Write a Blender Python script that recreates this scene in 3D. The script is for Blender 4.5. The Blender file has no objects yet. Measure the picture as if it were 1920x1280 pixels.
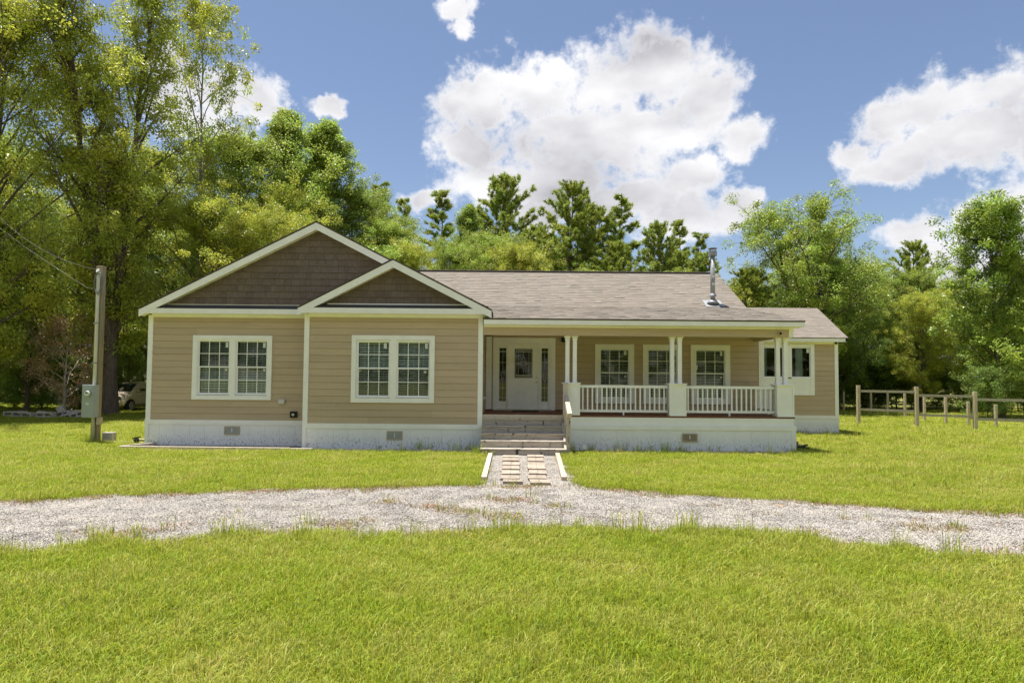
import bpy, bmesh, math, random
import numpy as np
from mathutils import Matrix, Vector

SC = bpy.context.scene
COL = SC.collection
R = math.radians
random.seed(7)

# ------------------------------------------------------------------ camera
cam_d = bpy.data.cameras.new('camera'); cam = bpy.data.objects.new('camera', cam_d); COL.objects.link(cam)
cam_d.sensor_width = 36.0
cam_d.lens = 36.0 * 1200 / 1920
cam_d.shift_y = 24 / 1920
cam_d.clip_start = 0.05; cam_d.clip_end = 3000
cam.matrix_world = Matrix.Translation((0, 0, 1.82)) @ Matrix.Rotation(R(92.4), 4, 'X') @ Matrix.Rotation(.0085, 4, 'Z')
SC.camera = cam

# ------------------------------------------------------------------ sky, sun, exposure
SUN_EL = R(79); SUN_AZ = R(-55)            # azimuth from +Y towards +X: the sun stands high behind the house, to its left
w = bpy.data.worlds.new('World'); SC.world = w; w.use_nodes = True
nt = w.node_tree; nt.nodes.clear()
def N(t, **k):
    n = nt.nodes.new(t)
    for a, b in k.items(): setattr(n, a, b)
    return n
L = lambda a, b: nt.links.new(a, b)
def M(op, a, b=None, c=None, clamp=False):
    n = N('ShaderNodeMath', operation=op); n.use_clamp = clamp
    for i, v in enumerate((a, b, c)):
        if v is None: continue
        if isinstance(v, (int, float)): n.inputs[i].default_value = v
        else: L(v, n.inputs[i])
    return n.outputs[0]
wo = N('ShaderNodeOutputWorld'); bg = N('ShaderNodeBackground'); L(bg.outputs[0], wo.inputs[0])
bg.inputs['Strength'].default_value = 0.15
sky = N('ShaderNodeTexSky', sky_type='NISHITA'); sky.sun_disc = False
sky.sun_elevation = SUN_EL; sky.sun_rotation = SUN_AZ
sky.air_density = 1.0; sky.dust_density = 0.6; sky.ozone_density = 1.6; sky.altitude = 50
tc = N('ShaderNodeTexCoord'); sp = N('ShaderNodeSeparateXYZ'); L(tc.outputs['Generated'], sp.inputs[0])
az = M('ARCTAN2', sp.outputs[0], sp.outputs[1]); el = M('ARCSINE', sp.outputs[2])
cb = N('ShaderNodeCombineXYZ'); L(az, cb.inputs[0]); L(el, cb.inputs[1])
# wispy warp of the cloud outlines
nz = N('ShaderNodeTexNoise'); nz.inputs['Scale'].default_value = 9; nz.inputs['Detail'].default_value = 9; nz.inputs['Roughness'].default_value = .6
L(tc.outputs['Generated'], nz.inputs['Vector'])
nw = N('ShaderNodeVectorMath', operation='SUBTRACT'); L(nz.outputs['Color'], nw.inputs[0]); nw.inputs[1].default_value = (.5, .5, .5)
nw2 = N('ShaderNodeVectorMath', operation='MULTIPLY_ADD'); L(nw.outputs[0], nw2.inputs[0]); nw2.inputs[1].default_value = (.13, .11, 0); L(cb.outputs[0], nw2.inputs[2])
flat = N('ShaderNodeVectorMath', operation='MULTIPLY'); L(nw2.outputs[0], flat.inputs[0]); flat.inputs[1].default_value = (1, 1, 0)
BLOBS = [(-0.058, 0.417, 0.068, 0.044), (-0.075, 0.354, 0.066, 0.059), (0.03, 0.422, 0.08, 0.053), (0.064, 0.46, 0.051, 0.031), (0.14, 0.444, 0.09, 0.061), (0.222, 0.452, 0.087, 0.057), (0.297, 0.404, 0.072, 0.058), (0.343, 0.353, 0.041, 0.03), (0.132, 0.365, 0.169, 0.069), (-0.036, 0.301, 0.097, 0.046), (0.082, 0.313, 0.14, 0.053), (0.222, 0.375, 0.102, 0.043), (0.189, 0.279, 0.126, 0.042), (0.269, 0.305, 0.065, 0.036), (0.277, 0.247, 0.098, 0.037), (0.338, 0.251, 0.037, 0.034), (0.04, 0.266, 0.075, 0.031), (0.533, 0.34, 0.046, 0.039), (0.588, 0.352, 0.054, 0.045), (0.65, 0.357, 0.044, 0.043), (0.557, 0.296, 0.073, 0.028), (0.633, 0.311, 0.063, 0.037), (0.494, 0.313, 0.029, 0.019), (0.686, 0.306, 0.034, 0.042), (0.568, 0.203, 0.042, 0.034), (0.642, 0.21, 0.049, 0.04), (0.608, 0.165, 0.07, 0.034), (0.689, 0.194, 0.044, 0.05), (0.667, 0.152, 0.045, 0.032), (-0.508, 0.406, 0.041, 0.034), (-0.513, 0.359, 0.043, 0.036), (-0.439, 0.389, 0.057, 0.033), (-0.394, 0.404, 0.044, 0.03), (-0.359, 0.392, 0.024, 0.016), (-0.459, 0.342, 0.063, 0.027), (-0.299, 0.402, 0.03, 0.014), (-0.088, 0.522, 0.032, 0.022), (-0.074, 0.5, 0.022, 0.016), (0.023, 0.266, 0.05, 0.031), (-0.144, 0.263, 0.037, 0.02)]
rs = random.Random(3)                       # the same kind of cumulus goes on out of view, extra added for fill
for k in range(15):
    a0 = rs.uniform(.95, 5.3); a0 = a0 - 2 * math.pi if a0 > math.pi else a0
    e0 = rs.uniform(.2, 1.1)
    for q in range(3):
        BLOBS.append((a0 + rs.uniform(-.15, .15), e0 + rs.uniform(-.04, .05), rs.uniform(.12, .24), rs.uniform(.06, .12)))
acc = None
for a0, e0, ra, re in BLOBS:
    v = N('ShaderNodeVectorMath', operation='MULTIPLY_ADD'); L(flat.outputs[0], v.inputs[0])
    v.inputs[1].default_value = (1 / ra, 1 / re, 0); v.inputs[2].default_value = (-a0 / ra, -e0 / re, 0)
    l = N('ShaderNodeVectorMath', operation='LENGTH'); L(v.outputs[0], l.inputs[0])
    acc = l.outputs['Value'] if acc is None else M('MINIMUM', acc, l.outputs['Value'])
n2 = N('ShaderNodeTexNoise'); n2.inputs['Scale'].default_value = 26; n2.inputs['Detail'].default_value = 10; n2.inputs['Roughness'].default_value = .62
L(tc.outputs['Generated'], n2.inputs['Vector'])
dens = M('ADD', M('SUBTRACT', 1.20, acc), M('MULTIPLY', M('SUBTRACT', n2.outputs[0], .5), 2.0))
mr = N('ShaderNodeMapRange', interpolation_type='SMOOTHSTEP'); L(dens, mr.inputs[0]); mr.inputs[1].default_value = .0; mr.inputs[2].default_value = .62
# cloud tone: bright rims, pale grey where the cloud is thick
n3 = N('ShaderNodeTexNoise'); n3.inputs['Scale'].default_value = 4.5; n3.inputs['Detail'].default_value = 8; n3.inputs['Roughness'].default_value = .5
mp3 = N('ShaderNodeMapping'); mp3.inputs['Location'].default_value = (3.1, 1.7, .4); mp3.inputs['Scale'].default_value = (1, 1, 1.8)
L(tc.outputs['Generated'], mp3.inputs[0]); L(mp3.outputs[0], n3.inputs['Vector'])
thick = M('MULTIPLY', M('MULTIPLY', M('SUBTRACT', M('MULTIPLY_ADD', n2.outputs[0], 1.2, M('SUBTRACT', .52, acc)), .08, clamp=True), 1.9, clamp=True), M('MULTIPLY_ADD', n3.outputs[0], 3.4, -1.15, clamp=True), clamp=True)
cr = N('ShaderNodeMix', data_type='RGBA'); L(thick, cr.inputs['Factor'])
CLOUD_B = 1.0
cr.inputs['A'].default_value = (2.4, 2.4, 2.45, 1); cr.inputs['B'].default_value = (1.12, 1.11, 1.20, 1)
tint = N('ShaderNodeMix', data_type='RGBA', blend_type='MULTIPLY'); tint.inputs['Factor'].default_value = 1
L(sky.outputs[0], tint.inputs['A']); tint.inputs['B'].default_value = (.31, .295, .295, 1)
mx = N('ShaderNodeMix', data_type='RGBA'); L(mr.outputs[0], mx.inputs['Factor']); L(tint.outputs['Result'], mx.inputs['A']); L(cr.outputs['Result'], mx.inputs['B'])
L(mx.outputs['Result'], bg.inputs[0])

sun_d = bpy.data.lights.new('sun', 'SUN'); sun_d.energy = 2.75; sun_d.angle = R(.5); sun_d.color = (1, .95, .86)
sun = bpy.data.objects.new('sun', sun_d); COL.objects.link(sun)
sdir = Vector((math.sin(SUN_AZ) * math.cos(SUN_EL), math.cos(SUN_AZ) * math.cos(SUN_EL), math.sin(SUN_EL)))
sun.rotation_euler = sdir.to_track_quat('Z', 'Y').to_euler(); sun.location = (0, 0, 60)
SC.view_settings.view_transform = 'Standard'; SC.view_settings.look = 'None'
SC.view_settings.exposure = 1.58; SC.view_settings.gamma = 1; SC.view_settings.use_curve_mapping = False
SC.cycles.max_bounces = 8; SC.cycles.transparent_max_bounces = 12
SC.cycles.use_denoising = True

# ------------------------------------------------------------------ materials
def mat(name, col, rough=.7, var=.12, scale=4., bump=.0, bscale=60., stretch=(1, 1, 1), spec=.3, metal=0., attr=None, col2=None, thr=None, transl=0., coords='Object', dirt=None, piece=0.):
    m = bpy.data.materials.new(name); m.use_nodes = True
    t = m.node_tree; t.nodes.clear()
    def n(ty, **k):
        x = t.nodes.new(ty)
        for a, b in k.items(): setattr(x, a, b)
        return x
    l = t.links.new
    out = n('ShaderNodeOutputMaterial'); p = n('ShaderNodeBsdfPrincipled')
    p.inputs['Roughness'].default_value = rough; p.inputs['Specular IOR Level'].default_value = spec; p.inputs['Metallic'].default_value = metal
    c = (*col, 1)
    if coords == 'World': vec = n('ShaderNodeNewGeometry').outputs['Position']
    else: vec = n('ShaderNodeTexCoord').outputs['Object']
    mp = n('ShaderNodeMapping'); mp.inputs['Scale'].default_value = stretch; l(vec, mp.inputs[0])
    nz = n('ShaderNodeTexNoise'); nz.inputs['Scale'].default_value = scale; nz.inputs['Detail'].default_value = 6; nz.inputs['Roughness'].default_value = .65
    l(mp.outputs[0], nz.inputs['Vector'])
    mix = n('ShaderNodeMix', data_type='RGBA')
    r = n('ShaderNodeMapRange'); l(nz.outputs[0], r.inputs[0])
    lo, hi = thr if thr else (.3, .7)
    r.inputs[1].default_value = lo; r.inputs[2].default_value = hi
    l(r.outputs[0], mix.inputs['Factor'])
    if col2 is None:
        mix.inputs['A'].default_value = tuple(x * (1 - var) for x in col) + (1,); mix.inputs['B'].default_value = tuple(x * (1 + var) for x in col) + (1,)
    else:
        mix.inputs['A'].default_value = c; mix.inputs['B'].default_value = (*col2, 1)
    src = mix.outputs['Result']
    if attr:
        at = n('ShaderNodeAttribute'); at.attribute_name = attr
        mm = n('ShaderNodeMix', data_type='RGBA', blend_type='MULTIPLY'); mm.inputs['Factor'].default_value = 1
        l(src, mm.inputs['A']); l(at.outputs['Color'], mm.inputs['B']); src = mm.outputs['Result']
    if piece:     # every copied piece has its own slight tone
        oi = n('ShaderNodeObjectInfo'); pr = n('ShaderNodeMapRange'); l(oi.outputs['Random'], pr.inputs[0]); pr.inputs[3].default_value = 1 - piece; pr.inputs[4].default_value = 1 + piece
        vm = n('ShaderNodeVectorMath', operation='SCALE'); l(src, vm.inputs[0]); l(pr.outputs[0], vm.inputs['Scale']); src = vm.outputs[0]
    if dirt:      # dirt = (colour, scale, threshold, top height or None): splashes of soil with a shape of their own
        dc, dsc, dth, dz = dirt
        g = n('ShaderNodeNewGeometry')
        dn = n('ShaderNodeTexNoise'); dn.inputs['Scale'].default_value = dsc; dn.inputs['Detail'].default_value = 5
        dm = n('ShaderNodeMapping'); dm.inputs['Scale'].default_value = (1, 1, .45); l(g.outputs['Position'], dm.inputs[0]); l(dm.outputs[0], dn.inputs['Vector'])
        fac = n('ShaderNodeMapRange'); l(dn.outputs[0], fac.inputs[0]); fac.inputs[1].default_value = dth; fac.inputs[2].default_value = dth + .08
        f = fac.outputs[0]
        if dz:
            s = n('ShaderNodeSeparateXYZ'); l(g.outputs['Position'], s.inputs[0])
            h = n('ShaderNodeMapRange'); l(s.outputs[2], h.inputs[0]); h.inputs[1].default_value = dz; h.inputs[2].default_value = 0.02
            q = n('ShaderNodeMath', operation='MULTIPLY'); l(f, q.inputs[0]); l(h.outputs[0], q.inputs[1]); f = q.outputs[0]
        dx = n('ShaderNodeMix', data_type='RGBA'); l(f, dx.inputs['Factor']); l(src, dx.inputs['A']); dx.inputs['B'].default_value = (*dc, 1); src = dx.outputs['Result']
    l(src, p.inputs['Base Color'])
    if bump:
        bn = n('ShaderNodeTexNoise'); bn.inputs['Scale'].default_value = bscale; bn.inputs['Detail'].default_value = 4; l(mp.outputs[0], bn.inputs['Vector'])
        b = n('ShaderNodeBump'); b.inputs['Strength'].default_value = bump; b.inputs['Distance'].default_value = .01; l(bn.outputs[0], b.inputs['Height']); l(b.outputs[0], p.inputs['Normal'])
    if transl:
        tr = n('ShaderNodeBsdfTranslucent'); l(src, tr.inputs[0]); ms = n('ShaderNodeMixShader'); ms.inputs[0].default_value = transl
        l(p.outputs[0], ms.inputs[1]); l(tr.outputs[0], ms.inputs[2]); l(ms.outputs[0], out.inputs[0])
    else: l(p.outputs[0], out.inputs[0])
    return m

MT = {}
MT['siding'] = mat('tan_siding', (.51, .405, .285), .75, .07, 1.3, .15, 40, (.5, .5, 3), coords='World', piece=.045)
MT['sidinggap'] = mat('siding_gap', (.16, .11, .075), .9)  # dark backing paints in the shadow line under each plank lip
MT['white'] = mat('white_trim_paint', (.90, .90, .885), .55, .05, 2.5, .05)
MT['cream'] = mat('soffit_paint', (.86, .84, .76), .6, .05, 2)
MT['skirt'] = mat('white_skirting', (.89, .90, .92), .5, .03, 1.6, .1, 30, coords='World', dirt=((.42, .40, .38), 30, .55, .46), piece=.02)
MT['shake'] = mat('brown_shake', (.165, .128, .108), .8, .30, 7, .5, 60, (7, 7, .35), coords='World', attr=None, piece=.12)
MT['roof'] = mat('asphalt_shingle', (.232, .205, .175), .95, .08, 30, .5, 220, attr='col', coords='World', spec=.1)
MT['slate'] = mat('dark_pent_shingle', (.085, .08, .085), .9, .3, 30, .4, 200, attr='col', coords='World')
MT['roofdark'] = mat('shingle_edge', (.10, .085, .08), .95, .2, 30, .4, 200)
MT['deckwood'] = mat('stained_deck_board', (.20, .085, .045), .7, .25, 3, .3, 40, (1, 8, 1))
MT['greywood'] = mat('weathered_step_wood', (.46, .41, .355), .85, .35, 3, .5, 50, (1, 8, 14), coords='World', dirt=((.075, .06, .05), 9, .60, None))
MT['palewood'] = mat('bleached_timber', (.55, .48, .39), .85, .2, 6, .4, 50, (4, 1, 8), coords='World', dirt=((.25, .2, .15), 20, .64, None))
MT['pinkwood'] = mat('pale_timber', (.52, .41, .33), .85, .2, 6, .4, 50, (4, 1, 8), coords='World')
MT['fencewood'] = mat('fence_wood', (.54, .45, .33), .85, .3, 5, .4, 40, (5, 5, 1), coords='World')
MT['railwood'] = mat('grey_rail_wood', (.46, .41, .34), .85, .25, 5, .4, 40, (1, 5, 5), coords='World')
MT['pole'] = mat('treated_pole', (.29, .25, .155), .85, .25, 5, .4, 40, (6, 6, .5))
MT['conduit'] = mat('grey_conduit', (.60, .61, .60), .4, .06, 3, spec=.5)
MT['meter'] = mat('meter_grey_paint', (.33, .375, .38), .45, .06, 3, spec=.5)
MT['beige'] = mat('beige_plastic', (.50, .42, .31), .5, .08)
MT['galv'] = mat('galvanised_steel', (.30, .31, .325), .6, .1, 9, metal=.35, spec=.5)
MT['black'] = mat('black_plastic', (.012, .012, .013), .45)
MT['darkroom'] = mat('painted_room_dark', (.02, .022, .02), .9)
MT['blind'] = mat('white_blind', (.86, .88, .82), .5, .03)
MT['curtain'] = mat('sheer_curtain', (.5, .55, .52), .9, .25, 10, stretch=(6, 1, .3))
MT['caming'] = mat('leaded_caming', (.62, .62, .6), .35, .05, metal=.3, spec=.5)
MT['sticker'] = mat('sticker_white', (.62, .66, .6), .6, .05)
MT['brass'] = mat('nickel_handle', (.45, .43, .38), .3, .05, metal=.9)
MT['mat'] = mat('door_mat', (.02, .018, .016), .95)
MT['concrete'] = mat('concrete', (.46, .43, .39), .9, .2, 8, .4, 60, coords='World')
MT['paver'] = mat('pale_paver', (.37, .31, .25), .9, .3, 9, .4, 80, coords='World', piece=.14)
MT['gravel'] = mat('gravel_sheet', (.30, .275, .25), .95, .35, 60, .8, 90, coords='World', dirt=((.36, .26, .16), 1.3, .54, None))
MT['stone'] = mat('gravel_stone', (.39, .365, .33), .9, .15, .9, .2, 80, col2=(.37, .35, .325), thr=(.42, .58), attr='col', coords='World')
MT['lawn'] = mat('lawn_soil', (.19, .21, .035), .95, .3, 2.2, .8, 40, col2=(.28, .26, .07), coords='World', dirt=((.55, .43, .30), .55, .69, None))
MT['bark'] = mat('oak_bark', (.12, .095, .075), .9, .45, 5, .9, 22, (3, 3, .6), coords='World')
MT['palebark'] = mat('pale_bark', (.27, .24, .20), .9, .4, 4, .6, 22, (2, 2, .7), coords='World')
MT['bargrey'] = mat('dead_wood', (.42, .38, .33), .9, .3)
MT['pinebark'] = mat('pine_bark', (.15, .095, .065), .9, .4, 5, .8, 22, (3, 3, .7), coords='World')
MT['carpaint'] = mat('tan_car_paint', (.72, .62, .50), .28, .04, 2, spec=.6, metal=.15)
MT['carglass'] = mat('car_glass', (.02, .028, .026), .06, .02, spec=.9)
MT['tyre'] = mat('tyre_rubber', (.02, .02, .02), .8)
MT['alloy'] = mat('alloy_rim', (.55, .55, .54), .35, .05, metal=.6)
MT['shed'] = mat('grey_blue_boards', (.30, .33, .37), .8, .1)
MT['redclay'] = mat('old_brick', (.34, .19, .13), .9, .2, 8)
MT['wire'] = mat('pale_cable', (.17, .18, .15), .5)

def leafmat(name, col, transl=.48, spec=.6, rough=.42):
    return mat(name, col, rough, .18, .4, attr='col', transl=transl, coords='World', spec=spec)
MT['leaf_yel'] = leafmat('yellow_green_leaf', (.43, .47, .065))
MT['leaf_mid'] = leafmat('mid_green_leaf', (.34, .43, .07))
MT['leaf_dark'] = leafmat('dark_green_leaf', (.24, .34, .07))
MT['leaf_bright'] = leafmat('bright_green_leaf', (.30, .40, .065))
MT['needle'] = leafmat('pine_needle', (.33, .40, .07), .35)
MT['deadleaf'] = leafmat('dead_brown_leaf', (.40, .27, .14), .3)
MT['grass'] = mat('grass_blade', (.31, .39, .026), .5, .1, .9, attr='col', transl=.45, coords='World', spec=.3, col2=(.40, .425, .065), thr=(.42, .66))
MT['weed'] = mat('weed_blade', (.30, .24, .07), .7, .3, 1.3, attr='col', transl=.4, coords='World', col2=(.36, .22, .11), thr=(.45, .6))

# clear glass over what stands behind it
g = bpy.data.materials.new('window_glass'); g.use_nodes = True; t = g.node_tree; t.nodes.clear()
o_ = t.nodes.new('ShaderNodeOutputMaterial'); mxs = t.nodes.new('ShaderNodeMixShader'); fr = t.nodes.new('ShaderNodeFresnel'); fr.inputs[0].default_value = 1.55
ma = t.nodes.new('ShaderNodeMath'); ma.operation = 'MULTIPLY_ADD'; ma.inputs[1].default_value = 1.1; ma.inputs[2].default_value = .01
tb = t.nodes.new('ShaderNodeBsdfTransparent'); tb.inputs[0].default_value = (.84, .92, .87, 1); gl = t.nodes.new('ShaderNodeBsdfGlossy'); gl.inputs['Roughness'].default_value = .02
t.links.new(fr.outputs[0], ma.inputs[0]); t.links.new(ma.outputs[0], mxs.inputs[0]); t.links.new(tb.outputs[0], mxs.inputs[1]); t.links.new(gl.outputs[0], mxs.inputs[2]); t.links.new(mxs.outputs[0], o_.inputs[0])
MT['glass'] = g

# ------------------------------------------------------------------ mesh helpers
def tag(o, label=None, cat=None, group=None, kind=None):
    if label: o['label'] = label
    if cat: o['category'] = cat
    if group: o['group'] = group
    if kind: o['kind'] = kind
    return o
def empty(name, loc=(0, 0, 0), rz=0, **k):
    o = bpy.data.objects.new(name, None); COL.objects.link(o); o.location = loc; o.rotation_euler = (0, 0, rz); o.empty_display_size = .3
    return tag(o, **k)
class MB:
    def __init__(s, org=(0, 0, 0)): s.v = []; s.f = []; s.o = Vector(org); s.c = []
    def add(s, vs, fs, c=None):
        b = len(s.v); s.v += [tuple(Vector(q) - s.o) for q in vs]; s.f += [tuple(i + b for i in q) for q in fs]; s.c += [c or (1, 1, 1, 1)] * len(fs)
        return s
    def box(s, x0, x1, y0, y1, z0, z1, c=None):
        vs = [(x0, y0, z0), (x1, y0, z0), (x1, y1, z0), (x0, y1, z0), (x0, y0, z1), (x1, y0, z1), (x1, y1, z1), (x0, y1, z1)]
        return s.add(vs, [(0, 3, 2, 1), (4, 5, 6, 7), (0, 1, 5, 4), (1, 2, 6, 5), (2, 3, 7, 6), (3, 0, 4, 7)], c)
    def prism(s, pts, y0, y1, axis='Y', c=None):   # pts counter-clockwise in (x,z) seen from -Y
        n = len(pts)
        if axis == 'Y': vs = [(x, y0, z) for x, z in pts] + [(x, y1, z) for x, z in pts]
        elif axis == 'X': vs = [(y0, x, z) for x, z in pts] + [(y1, x, z) for x, z in pts]
        else: vs = [(x, z, y0) for x, z in pts] + [(x, z, y1) for x, z in pts]
        return s.add(vs, [tuple(range(n)), tuple(range(2 * n - 1, n - 1, -1))] + [(i, i + n, (i + 1) % n + n, (i + 1) % n) for i in range(n)], c)
    def bar(s, a, b, wd, ht, up=(0, 0, 1)):       # a bar of rectangular section from a to b
        a = Vector(a); b = Vector(b); d = (b - a).normalized(); sd = d.cross(Vector(up)); sd.normalize(); u = sd.cross(d)
        vs = []
        for p in (a, b):
            for i, j in ((-1, -1), (1, -1), (1, 1), (-1, 1)): vs.append(p + sd * i * wd / 2 + u * j * ht / 2)
        return s.add(vs, [(0, 1, 2, 3), (7, 6, 5, 4), (0, 4, 5, 1), (1, 5, 6, 2), (2, 6, 7, 3), (3, 7, 4, 0)])
    def tube(s, path, rad, n=8, cap=True, c=None):
        path = [Vector(p) for p in path]; rad = rad if hasattr(rad, '__len__') else [rad] * len(path)
        vs = []; up = None
        for i, p in enumerate(path):
            d = (path[min(i + 1, len(path) - 1)] - path[max(i - 1, 0)]).normalized()
            if up is None: up = Vector((1, 0, 0)) if abs(d.x) < .8 else Vector((0, 1, 0))
            sd = d.cross(up).normalized(); up = sd.cross(d).normalized()
            for k in range(n):
                a = 2 * math.pi * k / n; vs.append(p + (sd * math.cos(a) + up * math.sin(a)) * rad[i])
        fs = [(i * n + k, i * n + (k + 1) % n, (i + 1) * n + (k + 1) % n, (i + 1) * n + k) for i in range(len(path) - 1) for k in range(n)]
        if cap: fs += [tuple(range(n - 1, -1, -1)), tuple(range((len(path) - 1) * n, len(path) * n))]
        return s.add(vs, fs, c)
    def build(s, name, m, parent=None, smooth=False, loc=None, bevel=0, color=False, **k):
        me = bpy.data.meshes.new(name); me.from_pydata(s.v, [], s.f); me.materials.append(MT[m] if isinstance(m, str) else m)
        bm = bmesh.new(); bm.from_mesh(me); bmesh.ops.recalc_face_normals(bm, faces=bm.faces)
        bm.to_mesh(me); bm.free()
        if color:
            at = me.attributes.new('col', 'FLOAT_COLOR', 'FACE') if False else me.color_attributes.new('col', 'FLOAT_COLOR', 'CORNER')
            buf = []
            for p, c in zip(me.polygons, s.c): buf += list(c) * p.loop_total
            at.data.foreach_set('color', buf)
        if smooth: me.polygons.foreach_set('use_smooth', [True] * len(me.polygons))
        o = bpy.data.objects.new(name, me); COL.objects.link(o)
        if parent: o.parent = parent
        if loc: o.location = loc
        if bevel:
            b = o.modifiers.new('bevel', 'BEVEL'); b.width = bevel; b.segments = 2
        return tag(o, **k)
def box(name, m, parent, org, *a, bevel=0, **k): return MB(org).box(*a).build(name, m, parent, bevel=bevel, **k)
def inst(me, name, parent, loc, scale=(1, 1, 1), rot=(0, 0, 0), **k):
    o = bpy.data.objects.new(name, me); COL.objects.link(o); o.parent = parent; o.location = loc; o.scale = scale; o.rotation_euler = rot
    return tag(o, **k)

# ------------------------------------------------------------------ ground
def sheet(name, pts, z, m, **k):
    b = MB().add([(x, y, z) for x, y in pts], [tuple(range(len(pts)))]); return b.build(name, m, **k)
sheet('ground', [(-600, -600), (600, -600), (600, 600), (-600, 600)], 0, 'lawn', kind='structure')
FAR = [(-14, 6.6), (-10.5, 8.2), (-8.6, 9.0), (-7.4, 9.37), (-6.16, 9.84), (-3.98, 10.51), (-2, 10.9), (-.45, 11.2), (.84, 11.07), (2.93, 10.40), (5.08, 9.60), (7.2, 9.04), (9.5, 8.2), (14, 6.1)]
NEAR = [(-14, 1.2), (-9, 4.4), (-6.3, 5.9), (-5.14, 6.53), (-4.4, 7.1), (-3.2, 7.42), (-1.6, 7.55), (.28, 7.83), (2.21, 7.81), (3.88, 7.28), (5.28, 6.62), (7, 5.4), (9.5, 3.4), (14, .2)]
def curve(P, n=8):
    out = []
    for i in range(len(P) - 1):
        for k in range(n):
            t = k / n; out.append((P[i][0] * (1 - t) + P[i + 1][0] * t, P[i][1] * (1 - t) + P[i + 1][1] * t))
    return out + [P[-1]]
rj = random.Random(5)
nearc = [(x, y + rj.uniform(-.07, .07)) for x, y in curve(NEAR)]; farc = [(x, y + rj.uniform(-.06, .06)) for x, y in curve(FAR)]
sheet('gravel_driveway', nearc + farc[::-1], .006, 'gravel', kind='structure')
path_root = sheet('garden_path', [(-.46, 11.0), (1.0, 11.0), (1.22, 15.85), (-.50, 15.85)], .010, 'gravel', kind='structure')
NX, NY = zip(*NEAR); FX, FY = zip(*FAR)
PAV = [(-.2, 14.92, .38, .42), (-.19, 14.27, .37, .48), (-.19, 13.54, .37, .47), (-.18, 12.92, .35, .50), (-.18, 12.27, .34, .46), (-.19, 11.66, .34, .42), (-.14, 11.27, .35, .27),
       (.38, 14.96, .38, .38), (.37, 14.17, .36, .60), (.35, 13.51, .37, .52), (.34, 12.92, .36, .50), (.34, 12.3, .34, .46), (.31, 11.69, .34, .42), (.34, 11.18, .35, .40)]
for i, (x, y, a, b_) in enumerate(PAV):
    if i == 0:
        pm = MB(); pm.box(0, .493, 0, 1, -.8, 1); pm.box(.507, 1, .01, .99, -.8, .97); p0 = pm.build('paver', 'paver', path_root); pme = p0.data
        b = p0.modifiers.new('bevel', 'BEVEL'); b.width = .01; b.segments = 1
    else: p0 = inst(pme, 'paver', path_root, (0, 0, 0))
    p0.location = (x, y, .02 + .012 * rj.random()); p0.scale = (a, b_, .045); p0.rotation_euler = (rj.uniform(-.01, .01), 0, rj.uniform(-.03, .03))

# ------------------------------------------------------------------ house
HO = (-1., 20., 0.)
house = empty('house', HO, label='tan lap-sided single storey house with white trim, brown shingled gables and a covered porch', cat='house')
def hb(name, m, *a, parent=None, bevel=0, **k): return box(name, m, parent or house, HO, *a, bevel=bevel, **k)

# a single lap plank, unit sized, scaled per copy
pl = MB(); pl.add([(0, -.018, .0), (1, -.018, .0), (1, -.006, .970), (0, -.006, .970), (0, 0, .0), (1, 0, .0), (1, 0, .970), (0, 0, .970)],
                  [(0, 1, 2, 3), (0, 4, 5, 1), (3, 2, 6, 7), (0, 3, 7, 4), (1, 5, 6, 2)])
pl_o = pl.build('siding_plank', 'siding', house); PLANK = pl_o.data; bpy.data.objects.remove(pl_o)
rp = random.Random(11)
ROW = .178
def siding(x0, x1, y, z0, z1, opens=(), side=0, joints=True):
    """rows of planks on a wall facing -Y (side=0) or +X (side=1: x runs along Y)"""
    z = z0; k = 0
    while z < z1 - .02:
        h = min(ROW, z1 - z)
        segs = [(x0, x1, z, h)]
        for (a, b, c, d) in opens:
            new = []
            for (s0, s1, zz, hh) in segs:
                if zz + hh <= c or zz >= d or s1 <= a or s0 >= b: new.append((s0, s1, zz, hh)); continue
                if s0 < a: new.append((s0, a, zz, hh))
                if s1 > b: new.append((b, s1, zz, hh))
                if zz < c: new.append((max(s0, a), min(s1, b), zz, c - zz))
                if zz + hh > d: new.append((max(s0, a), min(s1, b), d, zz + hh - d))
            segs = new
        for (s0, s1, zz, hh) in segs:
            cuts = [s0, s1]
            if joints and s1 - s0 > 2.6 and rp.random() < .75: cuts = [s0, rp.uniform(s0 + .6, s1 - .6), s1]
            for q in range(len(cuts) - 1):
                a, b = cuts[q], cuts[q + 1] - (.004 if q < len(cuts) - 2 else 0)
                if side == 0: inst(PLANK, 'siding_plank', house, (a - HO[0], y - HO[1], zz), (b - a, 1, hh))
                else: inst(PLANK, 'siding_plank', house, (y - HO[0], a - HO[1], zz), (b - a, 1, hh), (0, 0, R(90)))
        z += ROW; k += 1

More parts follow.
